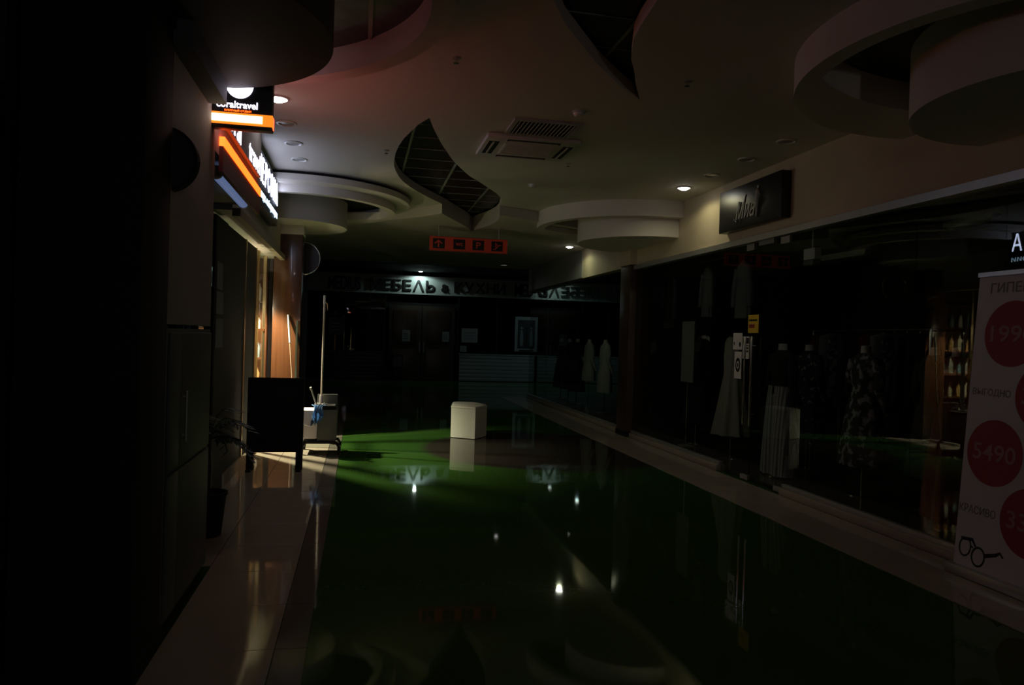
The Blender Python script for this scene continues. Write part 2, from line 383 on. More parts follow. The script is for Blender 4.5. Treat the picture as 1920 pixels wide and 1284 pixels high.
d4 = tag(prism('trim_4', [circ(-0.85, 10.75, 1.3, 128), lens((-0.85, 10.75), 1.2, (-0.55, 9.95), 1.5)], 3.2, 3.31, M_disc), 'round two-tier dropped ceiling disc beside the wooden column', kind='structure')
prism('upper_tier', [circ(-0.83, 10.65, 1.47, 128), circ(-0.85, 10.75, 1.2, 96)], 3.30, 3.375, M_disc, d4)
prism('shadow_gap', [circ(-0.83, 10.65, 1.40, 96)], 3.37, HC, M_blackm, d4)
prism('drum', [circ(-1.05, 11.1, 0.83, 96)], 3.0, 3.38, M_disc, d4)

# ------------------------------------------------------------------ right side: fascia, shop shell, glazing, pillars
wr = tag(box('wall_right', XR, 4.42, -8, 14.1, 2.72, HC, M_cream), 'cream textured plaster fascia above the shop windows', kind='structure')
box('fascia_end', XR-.001, 4.43, 14.1, 14.14, 2.74, HF, M_white, wr)
tag(box('trim_5', 4.2, 4.3, -2, 11.15, 2.64, 2.705, M_alu), 'grey metal rail under the cream fascia', kind='structure')
wr2 = tag(box('wall_right', 4.27, 4.45, 14.14, 18.6, 2.74, HF, M_greyfascia), 'grey fascia further along the right side', kind='structure')
box('end_strip', 4.2, 4.45, 18.58, 18.66, 2.72, HF+.05, M_greyfascia, wr2)
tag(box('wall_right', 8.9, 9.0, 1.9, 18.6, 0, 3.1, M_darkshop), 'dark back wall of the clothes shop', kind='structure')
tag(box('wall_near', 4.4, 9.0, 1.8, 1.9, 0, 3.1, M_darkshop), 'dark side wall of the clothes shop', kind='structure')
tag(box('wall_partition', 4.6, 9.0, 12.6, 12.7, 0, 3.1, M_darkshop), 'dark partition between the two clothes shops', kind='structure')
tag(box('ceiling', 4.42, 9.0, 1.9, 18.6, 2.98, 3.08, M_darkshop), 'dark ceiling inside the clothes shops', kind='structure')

def glazing(name, label, y0, y1, splits, ztop=2.64, sill=True, x=XR):
    t = thing(name, label, None, (x, (y0+y1)/2, 0), kind='structure')
    ys = [y0]+splits+[y1]
    for a, b in zip(ys, ys[1:]):
        box('pane', x, x+.012, a+.003, b-.003, 0.1 if sill else .012, ztop, M_glass, t)
    if sill:
        box('sill', x-.05, x+.06, y0, y1, 0.0, 0.07, M_beige, t, .004)
        box('sill_rail', x-.02, x+.035, y0, y1, 0.07, 0.11, M_alu, t, .003)
    return t
glazing('window_1', 'frameless shop window between the roll-up banner and the glass doors', 2.0, 6.85, [4.27, 5.1, 5.95])
glazing('window_2', 'frameless shop window between the glass doors and the dark pillar', 8.2, 11.15, [9.65])
glazing('window_3', 'frameless shop window beyond the dark pillar', 11.6, 18.55, [13.3, 15.0, 16.8])
# end glass of the far shop
tw = thing('window_4', 'glass end wall of the far shop facing the hall', None, (6.5, 18.58, 0), kind='structure')
for a in (4.45, 5.9, 7.4): box('pane', a, a+1.44, 18.58, 18.592, 0.03, 2.9, M_glass, tw)
dr = thing('door_1', 'double frameless glass shop door with long metal pulls', None, (XR, 7.5, 0), kind='structure')
for a, b, hy in ((6.86, 7.53, 7.47), (7.55, 8.19, 7.61)):
    p = box('door_leaf', XR, XR+.012, a, b, .015, 2.62, M_glass, dr)
    bm = bmesh.new(); addcyl(bm, (XR-.05, hy, .62), (XR-.05, hy, 1.6), .013); addcyl(bm, (XR-.05, hy, .75), (XR, hy, .75), .008); addcyl(bm, (XR-.05, hy, 1.5), (XR, hy, 1.5), .008)
    frombm('pull_handle', bm, M_chrome, p, 40)
    box('floor_hinge', XR-.01, XR+.022, a, a+.16, .01, .06, M_alu, p)
    box('top_hinge', XR-.01, XR+.022, a, a+.16, 2.56, 2.63, M_alu, p)
box('door_closer', XR-.04, XR+.02, 7.1, 7.4, 2.58, 2.66, M_bin, dr)

def pillar(name, label, x0, x1, y0, y1, zc, ztop, m, mc):
    t = thing(name, label, 'pillar', ((x0+x1)/2, (y0+y1)/2, 0))
    box('shaft', x0, x1, y0, y1, 0, zc, m, t, .006)
    box('capital', x0-.015, x1+.015, y0-.015, y1+.015, zc, ztop, mc, t, .004)
    box('plinth', x0-.01, x1+.01, y0-.01, y1+.01, 0, .09, M_blackm, t)
    return t
pillar('pillar', 'dark wooden pillar with cream capital under the far right ceiling disc', 4.15, 4.53, 11.15, 11.6, 2.72, 2.955, M_darkwood, M_cream)
pillar('pillar', 'dark pillar with pale capital at the right edge behind the banner', 4.32, 4.7, 3.7, 4.2, 2.68, 2.955, M_black, M_disc)
pillar('pillar', 'reddish polished wooden column with cream capital beside the lit salon window', -1.2, -0.82, 10.9, 11.3, 2.87, 3.005, M_wood, M_disc)
pillar('pillar', 'tall black pillar near the left edge', -1.36, -0.89, 3.33, 3.78, 2.9, 2.955, M_blackm, M_blackm)

# shop sign on the cream fascia
t = thing('shop_sign', 'black box sign with white script and a slim lady figure on the cream fascia', 'sign', (XR, 7.5, 2.8))
box('box', 4.14, XR, 6.87, 8.2, 2.81, 3.29, M_black, t, .006)
fr = frame((4.139, 8.2, 2.81), (0, -1, 0), (0, 0, 1))
M_dimw = mat('sign_white', (0.42, 0.43, 0.4), 0.6)
text('lettering', 'Миа', fr @ Matrix.Translation((.4, .1, 0)), .42, .2, M_dimw, t, .003, shear=.35)
bm = bmesh.new()
addtube(bm, [(.5, .06, .002), (.55, .2, .002), (.62, .36, .002)], .004, 6); addtube(bm, [(.43, .08, .002), (.47, .18, .002), (.52, .29, .002)], .004, 6)
addtube(bm, [(.36, .12, .002), (.4, .09, .002), (.43, .08, .002)], .005, 6)
bm.transform(fr); frombm('swash', bm, M_dimw, t)
bm = bmesh.new(); addtube(bm, [(.86, .08, .003), (.862, .2, .003), (.87, .27, .003), (.868, .31, .003), (.88, .35, .003), (.872, .375, .003)], [.008, .016, .03, .02, .028, .01], 10)
addcyl(bm, (.876, .395, 0), (.876, .395, .006), .018, seg=14); addtube(bm, [(.888, .35, .003), (.915, .3, .003), (.895, .27, .003)], .006, 6)
bm.transform(fr); frombm('lady_figure', bm, M_dimw, t)

# ------------------------------------------------------------------ roll-up banner
t = thing('rollup_banner', 'white roll-up banner with red price circles and a pair of glasses', 'banner', (4.03, 3.9, 0))
up = Vector((0.14, 0, 1.96)).normalized(); fb = frame((4.0, 4.36, 0.06), (0, -1, 0), up)
M_ban = mat('banner_vinyl', (0.6, 0.6, 0.62), 0.5, noise=.04, nscale=3)
quadplane('sheet', fb, 0, .88, 0, 1.96, M_ban, t, -.004)
bm = bmesh.new(); addbox(bm, 3.95, 4.1, 3.44, 4.4, .006, .075, .02); frombm('cassette', bm, M_alu, t, 40)
quadplane('top_rail', fb, -.005, .885, 1.955, 1.985, M_alu, t, .012)
cyl('rear_pole', (4.08, 3.92, .05), (4.16, 3.92, 2.0), .01, M_alu, t)
def banner_circle(u, v, txt, tw_, r=.215):
    c = disc_on('price_circle', fb, u, v, r, M_red, t, .002)
    text('lettering', txt, fb @ Matrix.Translation((u-tw_/2, v-.055, .002)), tw_, .11, mat('print_rose', (.42, .22, .22), .6), c, .0015, .01)
banner_circle(.30, 1.57, '1990', .33); banner_circle(.58, 1.18, '3990', .33); banner_circle(.245, .79, '5490', .33); banner_circle(.55, .40, '3390', .33)
M_grey = mat('print_grey', (0.2, 0.2, 0.22), 0.6)
text('lettering', 'ГИПЕРОПТИКА', fb @ Matrix.Translation((.1, 1.84, 0)), .7, .07, M_grey, t, .0015, .01)
text('lettering', 'ВЫГОДНО', fb @ Matrix.Translation((.03, 1.15, 0)), .3, .055, M_grey, t, .0015, .008)
text('lettering', 'КРАСИВО', fb @ Matrix.Translation((.01, .37, 0)), .29, .055, M_grey, t, .0015, .008)
bm = bmesh.new()
def ring(cu, cv, ru, rv, rr, tilt=0):
    pts = [(cu+ru*math.cos(a)*math.cos(tilt)-rv*math.sin(a)*math.sin(tilt), cv+ru*math.cos(a)*math.sin(tilt)+rv*math.sin(a), .001) for a in [2*PI*i/20 for i in range(21)]]
    addtube(bm, pts, rr, 6)
ring(.085, .14, .045, .06, .006, -.2); ring(.195, .1, .05, .06, .007, -.2)
addtube(bm, [(.13, .155, .001), (.15, .15, .001)], .007, 6)
addtube(bm, [(.05, .19, .001), (.14, .2, .001), (.17, .16, .001)], [.012, .012, .008], 6)
addtube(bm, [(.24, .12, .001), (.33, .15, .001), (.36, .17, .001), (.385, .145, .001)], [.014, .012, .009, .007], 6)
bm.transform(fb @ Matrix.Diagonal((1, 1, .25, 1))); frombm('glasses_print', bm, M_ink, t, 50)

# ------------------------------------------------------------------ things taped on the doors
def sheet(name, label, y0, y1, z0, z1, m, marks=(), x=XR-.003, cat='notice'):
    t = thing(name, label, cat, (x, (y0+y1)/2, z0))
    f = frame((x, y1, z0), (0, -1, 0), (0, 0, 1))
    quadplane('sheet', f, 0, y1-y0, 0, z1-z0, m, t, .001)
    return t, f @ Matrix.Translation((0, 0, .001))
t, f = sheet('notice', 'white sheet with two small black marks on the glass door', 7.76, 7.97, 1.45, 1.64, M_paper)
disc_on('mark', f, .16, .06, .022, M_ink, t, .001, 16, 1.3); disc_on('mark', f, .03, .07, .012, M_ink, t, .001, 16, 1.6)
t, f = sheet('notice', 'white sheet with a dark round emblem on the glass door', 7.765, 7.925, 1.12, 1.425, M_paper)
o = disc_on('emblem', f, .08, .155, .055, M_ink, t, .001, 28, 1.5)
disc_on('emblem_centre', f, .08, .155, .03, M_paper, o, .0016, 20, 1.5); disc_on('emblem_dot', f, .08, .155, .016, M_ink, o, .002, 16, 1.6)
t, f = sheet('notice', 'narrow opening-hours sheet with a black header on the glass door', 7.6, 7.745, 1.35, 1.6, M_paper)
quadplane('header', f, .01, .135, .17, .235, M_ink, t, .001)
for i in range(2):
    for j in range(2): quadplane('printed_line', f, .025+.06*j, .065+.06*j, .08-.035*i+.03, .1-.035*i+.03, M_ink, t, .001)
t, f = sheet('notice', 'yellow notice with red and dark lines on the glass door', 7.42, 7.64, 1.64, 1.84, M_yellow)
quadplane('printed_line', f, .02, .19, .13, .15, M_ink, t, .001); quadplane('printed_line', f, .02, .14, .055, .095, M_red, t, .001)

# ------------------------------------------------------------------ garments and mannequins behind the glass
def garment_mesh(name, c, secs, m, parent, pleats=0, amp=0.0, seg=40, label=None, rag=0.0, rotz=0.0):
    """secs: (z, rx, ry, dx, dy) from top to bottom"""
    bm = bmesh.new(); rings = []; ns = len(secs)
    for si, (z, rx, ry, dx, dy) in enumerate(secs):
        ring_ = []
        k = si/(ns-1)
        for i in range(seg):
            a = 2*PI*i/seg; f_ = 1+amp*k*math.cos(pleats*a+si*.25)
            zz = z + (rag*math.sin(7*a+1.3)*(1 if si == ns-1 else 0))
            x, y = dx+rx*f_*math.cos(a), dy+ry*f_*math.sin(a)
            x, y = x*math.cos(rotz)-y*math.sin(rotz), x*math.sin(rotz)+y*math.cos(rotz)
            ring_.append(bm.verts.new((c[0]+x, c[1]+y, c[2]+zz)))
        rings.append(ring_)
    for A, B in zip(rings, rings[1:]):
        for i in range(seg): bm.faces.new((A[i], A[(i+1) % seg], B[(i+1) % seg], B[i]))
    bm.faces.new(rings[0]); bm.faces.new(rings[-1][::-1])
    return frombm(name, bm, m, parent, 60, label)
SH = 0.03
def mannequin(label, x, y, top_m, top_secs, bot=None, arms=True, pleats=0, amp=0, rot=PI/2, sc=1.0, neck=True):
    t = thing('mannequin', label, 'mannequin', (x, y, SH))
    lathe('base', (x, y, SH), [(0, 0), (.15, 0), (.15, .008), (.02, .015), (0, .015)], M_chrome, t, 24)
    cyl('pole', (x, y, SH+.01), (x, y, SH+.95), .012, M_chrome, t, seg=10)
    garment_mesh('garment', (x, y, SH), top_secs, top_m, t, pleats, amp, rotz=rot)
    if neck: lathe('neck', (x, y, SH), [(0, 1.38), (.06, 1.38), (.05, 1.44), (.047, 1.5), (0, 1.505)], M_skin, t, 16)
    if arms:
        for s in (-1, 1):
            ca, sa = math.cos(rot), math.sin(rot)
            pts = [(s*.17, 0, 1.36), (s*.22, .0, 1.22), (s*.235, .02, 1.06), (s*.23, -.06, .9), (s*.22, -.1, .82)]
            pts = [(x+px*ca-py*sa, y+px*sa+py*ca, SH+pz) for px, py, pz in pts]
            tube('sleeve', pts, [.055, .055, .045, .036, .025], top_m, t, 12)
    if bot:
        for s in bot[1]: garment_mesh('trouser_leg', (x, y, SH), s, bot[0], t, bot[2], bot[3], rotz=rot)
    return t
TOP = [(1.43, .06, .05, 0, 0), (1.41, .13, .06, 0, 0), (1.36, .185, .085, 0, 0), (1.22, .18, .11, 0, 0), (1.08, .14, .095, 0, 0), (.98, .16, .105, 0, 0), (.93, .175, .11, 0, 0)]
DRESS = TOP[:-1] + [(.9, .19, .13, 0, 0), (.6, .23, .17, 0, 0), (.3, .27, .2, 0, 0)]
M_stripe = stripes_mat('striped_cloth', (0.42, 0.41, 0.42), (0.16, 0.155, 0.165), 9, 'Y')
M_floral = blotch_mat('floral_cloth', (0.02, 0.02, 0.022), (0.3, 0.28, 0.3), 14, .52, .6)
M_spots = blotch_mat('spotted_cloth', (0.012, 0.012, 0.012), (0.3, 0.3, 0.28), 16, .62, .66)
M_dgreen = mat('dark_green_cloth', (0.018, 0.026, 0.02), .8, noise=.2)
M_redc = mat('dark_red_cloth', (0.13, 0.012, 0.01), .8, noise=.2)
M_beigec = mat('beige_cloth', (0.34, 0.31, 0.25), .85, noise=.2, nscale=5, bump=.2, bscale=25)
M_greyc = mat('grey_cloth', (0.2, 0.2, 0.2), .85, noise=.15)
M_blackc = mat('black_cloth', (0.008, 0.008, 0.009), .85, noise=.2)
M_whitec = mat('white_cloth', (0.5, 0.5, 0.48), .85, noise=.1)
legs = [[(1.02, .12, .11, s*.06, 0), (.85, .125, .12, s*.075, 0), (.55, .14, .135, s*.085, 0), (.25, .15, .145, s*.095, 0), (.02, .155, .15, s*.1, 0)] for s in (-1, 1)]
mannequin('mannequin in a black top and wide grey striped trousers by the glass door', 4.72, 7.7, M_blackc, TOP, (M_stripe, legs, 7, .09), sc=1)
mannequin('mannequin in a dark dress printed with pale flowers behind the shop window', 5.0, 6.65, M_floral, DRESS, pleats=6, amp=.08)
mannequin('mannequin in a black dress with scattered white spots', 5.35, 8.15, M_spots, DRESS, pleats=6, amp=.08)
mannequin('mannequin in a plain dark green wrap dress', 5.25, 6.0, M_dgreen, DRESS, pleats=5, amp=.06)
mannequin('mannequin in a dark red long dress next to the banner', 4.85, 5.3, M_redc, DRESS[:-1]+[(.3, .25, .2, 0, 0), (.08, .27, .21, 0, 0)], pleats=6, amp=.08)
mannequin('mannequin in a long beige dress with a ragged hem behind the second window', 4.8, 9.0, M_beigec, [(1.58, .05, .05, 0, 0), (1.56, .12, .06, 0, 0), (1.5, .16, .08, 0, 0), (1.3, .15, .1, 0, 0), (1.1, .13, .1, 0, 0), (.8, .18, .15, 0, 0), (.5, .24, .2, 0, 0), (.3, .28, .23, 0, 0)], arms=False, pleats=8, amp=.14, neck=False)
mannequin('mannequin in a black coat with a bare white forearm', 4.95, 10.35, M_blackc, DRESS, arms=False)
t = bpy.data.objects['mannequin.006']
tube('forearm', [(4.86, 10.2, 1.42), (4.8, 10.08, 1.55), (4.78, 9.85, 1.6), (4.78, 9.7, 1.6)], [.045, .04, .034, .022], M_skin, t, 12)
for k in range(4): tube('finger', [(4.78, 9.72, 1.61-.012*k), (4.775, 9.66, 1.605-.014*k), (4.77, 9.62, 1.59-.016*k)], [.008, .007, .005], M_skin, t, 6)
tube('thumb', [(4.765, 9.74, 1.615), (4.745, 9.7, 1.63), (4.735, 9.67, 1.625)], [.009, .008, .006], M_skin, t, 6)
# far shop mannequins
mannequin('mannequin in a white blouse and dark skirt, nearer of two behind the far window', 4.95, 14.6, M_whitec, TOP[:-1]+[(.75, .2, .14, 0, 0), (.42, .2, .15, 0, 0)], pleats=5, amp=.06)
mannequin('mannequin in a white blouse, farther of two behind the far window', 4.95, 15.7, M_whitec, TOP[:-1]+[(.8, .19, .14, 0, 0), (.6, .2, .15, 0, 0)], pleats=5, amp=.06)
mannequin('mannequin in a long black coat third from the dark pillar', 4.95, 16.6, M_blackc, DRESS)
mannequin('mannequin in a long black coat fourth from the dark pillar', 4.95, 17.3, M_blackc, DRESS)
mannequin('mannequin in a long black coat farthest from the dark pillar', 4.95, 18.0, M_blackc, DRESS)
# hanging rail with blouses
t = thing('hanging_rail', 'thin chrome clothes rail hanging from the shop ceiling', 'rail', (5.0, 10.2, 2.72))
cyl('bar', (5.0, 8.7, 2.72), (5.0, 11.9, 2.72), .011, M_chrome, t, seg=10)
for y in (8.8, 10.3, 11.8): cyl('wire', (5.0, y, 2.72), (5.0, y, 2.98), .004, M_chrome, t, seg=6)
def hung(label, y, zb, m, wd=.2, d=.05):
    t = thing('hanging_blouse', label, 'blouse', (5.0, y, zb), 'blouses on the hanging rail')
    bm = bmesh.new(); addtube(bm, [(5.0, y, 2.735), (5.0, y+.02, 2.725), (5.0, y+.02, 2.68), (5.0, y, 2.64)], .003, 6); addtube(bm, [(5.0, y-wd*.9, 2.56), (5.0, y, 2.64), (5.0, y+wd*.9, 2.56)], .005, 6)
    frombm('hanger', bm, M_chrome, t)
    garment_mesh('garment', (5.0, y, 0), [(2.63, .03, .04, 0, 0), (2.6, .035, wd*.6, 0, 0), (2.55, .04, wd, 0, 0), (2.35, d, wd*.92, 0, 0), ((2.35+zb)/2, d*1.1, wd*1.0, 0, 0), (zb, d*1.15, wd*1.08, 0, 0)], m, t, 9, .08)
    for s in (-1, 1): tube('sleeve', [(5.0, y+s*wd*.9, 2.53), (4.99, y+s*wd*1.2, 2.3), (4.98, y+s*wd*1.25, zb+.15)], [.05, .045, .04], m, t, 10)
hung('grey blouse hanging high beside the dark pillar', 11.55, 1.75, M_greyc, .17)
hung('grey blouse hanging in the middle of the rail', 10.2, 1.9, M_greyc, .13)
hung('grey blouse hanging highest above the beige dress', 9.15, 1.86, M_greyc, .17)
t = thing('display_board', 'tall grey card board standing inside the second window', 'board', (4.62, 10.0, SH))
box('card', 4.62, 4.63, 9.8, 10.2, .95, 1.82, mat('grey_card', (0.26, 0.25, 0.22), .8, noise=.1), t)
cyl('pole', (4.637, 10.0, SH+.01), (4.637, 10.0, 1.0), .01, M_chrome, t); box('foot', 4.56, 4.72, 9.9, 10.1, SH, SH+.015, M_alu, t)
t = thing('price_card', 'pale tilted price card on a stand by the dark pillar', 'card', (4.7, 11.45, SH))
bm = bmesh.new(); addbox(bm, -.004, .004, -.15, .15, -.09, .09); bm.transform(Matrix.Translation((4.7, 11.5, 1.42)) @ Matrix.Rotation(-.3, 4, 'X')); frombm('card', bm, M_beigec, t)
cyl('stem', (4.72, 11.5, SH), (4.72, 11.5, 1.4), .006, M_chrome, t); lathe('foot', (4.72, 11.5, SH), [(0, 0), (.1, 0), (.1, .01), (0, .012)], M_chrome, t, 20)
t = thing('clothes_rack', 'low chrome clothes rack inside the clothes shop', 'rack', (5.9, 7.5, SH))
for y in (6.6, 8.6):
    for x in (5.7, 6.1): cyl('upright', (x, y, SH), (x, y, 1.72), .012, M_chrome, t, seg=10)
    cyl('cross_bar', (5.7, y, 1.72), (6.1, y, 1.72), .012, M_chrome, t, seg=10)
for x in (5.7, 6.1): cyl('rail', (x, 6.6, 1.72), (x, 8.6, 1.72), .012, M_chrome, t, seg=10)
for i in range(10):
    y = 6.75+i*.185; g = thing('hanging_garment', '%s garment, %s along the low chrome rack' % (('black', 'dark green', 'pale flowered', 'grey', 'dark red')[i % 5], ('first', 'second', 'third', 'fourth', 'fifth', 'sixth', 'seventh', 'eighth', 'ninth', 'tenth')[i]), 'garment', (5.7, y, .9), 'garments on the low rack')
    garment_mesh('garment', (5.7, y, 0), [(1.68, .03, .015, 0, 0), (1.64, .16, .03, 0, 0), (1.3, .17, .05, 0, 0), (.8+.1*(i % 3), .2, .055, 0, 0)], [M_blackc, M_dgreen, M_floral, M_greyc, M_redc][i % 5], g, 8, .1, 24)
    tube('hook', [(5.7, y, 1.67), (5.7, y, 1.72), (5.7, y+.012, 1.737)], .004, M_chrome, g, 6)
for i, (x, y0, y1, lab) in enumerate(((6.9, 9.2, 10.6, 'unlit long white tube light on the shop ceiling, farther one'), (6.2, 6.35, 7.0, 'unlit long white tube light on the shop ceiling, nearer one'))):
    t = thing('tube_light', lab, 'lamp', (x, (y0+y1)/2, 2.98)); box('housing', x-.05, x+.05, y0, y1, 2.84, 2.9, M_white, t, .008); box('diffuser', x-.04, x+.04, y0+.03, y1-.03, 2.82, 2.84, M_white, t)
    for y in (y0+.15, y1-.15): cyl('hanger', (x, y, 2.9), (x, y, 2.98), .006, M_chrome, t, seg=8)
t = thing('exit_box', 'small white emergency box with an added lamp, high behind the glass door', 'lamp', (4.6, 6.9, 2.3))
box('housing', 4.6, 4.68, 6.97, 7.17, 2.42, 2.54, M_white, t, .01); box('lower_cover', 4.59, 4.69, 6.98, 7.16, 2.36, 2.415, M_bin, t, .006); cyl('stem', (4.64, 7.07, 2.54), (4.64, 7.07, 2.98), .008, M_alu, t, seg=8)
spot((4.64, 7.07, 2.34), P_SHOPFILL, (1, .97, .9), t, 165, .4, .06)  # lamp added under the box to brighten the garments

# ------------------------------------------------------------------ ceiling fittings
def downlight(label, x, y, z, lit=0, color=(1, .9, .75), size=140, blend=.5, deep=.012, group=None, r=.085):
    t = thing('downlight', label, 'lamp', (x, y, z), group)
    lathe('ring', (x, y, z), [(r*.78, .005), (r*.8, -.004), (r*.9, -.012), (r*1.08, -.008), (r*1.1, 0), (r*.78, .005)], M_white, t, 32)
    o = lathe('diffuser', (x, y, z), [(0, -.034), (r*.4, -.031), (r*.68, -.02), (r*.79, -.001), (0, .002)] if lit else [(0, -.004), (r*.5, -.004), (r*.79, -.001), (r*.79, .004), (0, .004)], E_lamp if lit else M_lampoff, t, 28)
    if lit: spot((x, y, z-.06), lit, color, t, size, blend, .05)
    return t
downlight('lit round downlight beside the hanging travel sign', -0.71, 6.43, HC, P_L, (1, .85, .8))
for i, y in enumerate((7.17, 7.9, 8.62)):
    downlight('unlit round downlight, %s beyond the lit one on the left' % ('first', 'second', 'third')[i], -0.71, y, HC, group='unlit downlights along the left')
downlight('lit round downlight by the black shop sign', 3.86, 8.6, HC, P_R, (1, .93, .55), 165, .3)
for i, y in enumerate((7.86, 7.08, 6.35)):
    downlight('unlit round downlight, %s in front of the lit one on the right' % ('first', 'second', 'third')[i], 3.86, y, HC, group='unlit downlights along the right')
downlight('lit round downlight beyond the far right ceiling disc', 3.86, 13.7, HF, P_R2, (.9, 1, .6), 165, .3)
downlight('lit round downlight above the far furniture sign', 1.93, 24.9, HH, P_FAR, (.72, 1, .95), 165, .3)
downlight('lit round downlight in the far hall right of the corridor', 6.95, 22.9, HH, P_R3, (.6, .95, 1), 160, .4)
# deep recessed spot over the white pouf
t = thing('recessed_spot', 'deep recessed ceiling spot at the end of the corridor', 'lamp', (3.35, 17.6, HF))
lathe('can', (3.35, 17.6, HF), [(.07, .0), (.085, 0), (.085, -.03), (.075, -.03), (.07, 0), (.06, -.002), (0, -.002)], M_ink, t, 28)
lathe('bulb', (3.35, 17.6, HF), [(0, -.008), (.045, -.008), (.05, -.003), (0, -.002)], E_lamp, t, 20)
t = thing('fill_globe', 'white globe lamp added behind the camera as fill light', 'lamp', (2.2, -5.0, 2.6))  # unseen globe, added for soft neutral light from behind the camera
lathe('globe', (2.2, -5.0, 2.6), [(0, -.12), (.06, -.104), (.104, -.06), (.12, 0), (.104, .06), (.06, .104), (.03, .116), (0, .116)], mat('opal_glass', (.9, .9, .9), .4, emit=(1, .98, .95), estr=4), t, 28)
cyl('cord', (2.2, -5.0, 2.71), (2.2, -5.0, HC), .006, M_ink, t, seg=8)
lathe('canopy', (2.2, -5.0, HC), [(0, 0), (.05, 0), (.04, -.03), (0, -.03)], M_white, t, 20)
ld = bpy.data.lights.new('lamp_light', 'POINT'); ld.energy = P_BACK; ld.color = (1, .97, .95); ld.shadow_soft_size = .12
lb = bpy.data.objects.new('lamp_light', ld); COL.objects.link(lb); lb.parent = t; lb.location = (0, 0, -.26)

t = thing('air_conditioner', 'square ceiling cassette air conditioner', 'air conditioner', (1.58, 7.26, HC))
M_acw = mat('ac_plastic', (0.62, 0.58, 0.54), .5, noise=.03)
bm = bmesh.new(); addbox(bm, 1.12, 2.03, 6.88, 7.64, HC-.046, HC-.001, .014); frombm('panel', bm, M_acw, t, 40)
box('intake_grille', 1.32, 1.83, 7.06, 7.46, HC-.055, HC-.04, M_acw, t, .004)
for i in range(8): box('grille_slat', 1.34, 1.81, 7.08+i*.047, 7.1+i*.047, HC-.06, HC-.053, M_acw, t)
for nm, a in (('louvre', (1.16, 1.26, 7.02, 7.5)), ('louvre', (1.89, 1.99, 7.02, 7.5)), ('louvre', (1.32, 1.84, 6.92, 6.99)), ('louvre', (1.32, 1.84, 7.53, 7.6))):
    s = box('air_slot', *a, HC-.0475, HC-.04, M_ink, t)
    if a[1]-a[0] < .2: box('louvre', (a[0]+a[1])/2-.012, (a[0]+a[1])/2+.004, a[2]+.02, a[3]-.02, HC-.054, HC-.046, M_acw, s)
    else: box('louvre', a[0]+.02, a[1]-.02, (a[2]+a[3])/2+.008, (a[2]+a[3])/2+.02, HC-.054, HC-.046, M_acw, s)
t = thing('vent_grille', 'slatted metal ceiling vent in front of the air conditioner', 'vent', (1.58, 6.6, HC))
M_vent = mat('vent_metal', (0.4, 0.39, 0.36), .5)
bm = bmesh.new()
for a in ((1.27, 1.89, 6.36, 6.4), (1.27, 1.89, 6.82, 6.86), (1.27, 1.31, 6.4, 6.82), (1.85, 1.89, 6.4, 6.82)): addbox(bm, *a, HC-.02, HC)
frombm('frame', bm, M_vent, t); box('duct_back', 1.31, 1.85, 6.4, 6.82, HC-.004, HC-.001, M_ink, t)
for i in range(15):
    bm = bmesh.new(); addbox(bm, -.003, .003, -.21, .21, -.009, .009); bm.transform(Matrix.Translation((1.335+i*.0355, 6.61, HC-.012)) @ Matrix.Rotation(.6, 4, 'Y')); frombm('slat', bm, M_vent, t)
for lab, x, y in (('round smoke detector near the ceiling vent', 1.75, 6.05), ('round smoke detector beyond the air conditioner', 2.05, 9.05)):
    t = thing('smoke_detector', lab, 'smoke detector', (x, y, HC))
    lathe('base', (x, y, HC), [(0, 0), (.055, 0), (.055, -.012), (0, -.012)], M_white, t, 28); lathe('sensor_dome', (x, y, HC), [(.045, -.012), (.043, -.03), (.03, -.042), (0, -.046)], M_white, t, 24)
for lab, x, y in (('small sprinkler head between the left disc and the vent', .6, 5.14), ('small sprinkler head near the second leaf opening', 2.3, 5.12), ('small sprinkler head beside the curved leaf opening', .22, 7.9), ('small sprinkler head beyond the air conditioner', 2.17, 7.85)):
    t = thing('sprinkler', lab, 'sprinkler', (x, y, HC)); lathe('collar', (x, y, HC), [(0, 0), (.03, 0), (.028, -.006), (0, -.008)], M_lampoff, t, 20); lathe('head', (x, y, HC), [(.008, -.006), (.008, -.03), (.02, -.032), (.02, -.036), (0, -.036)], M_chrome, t, 14)

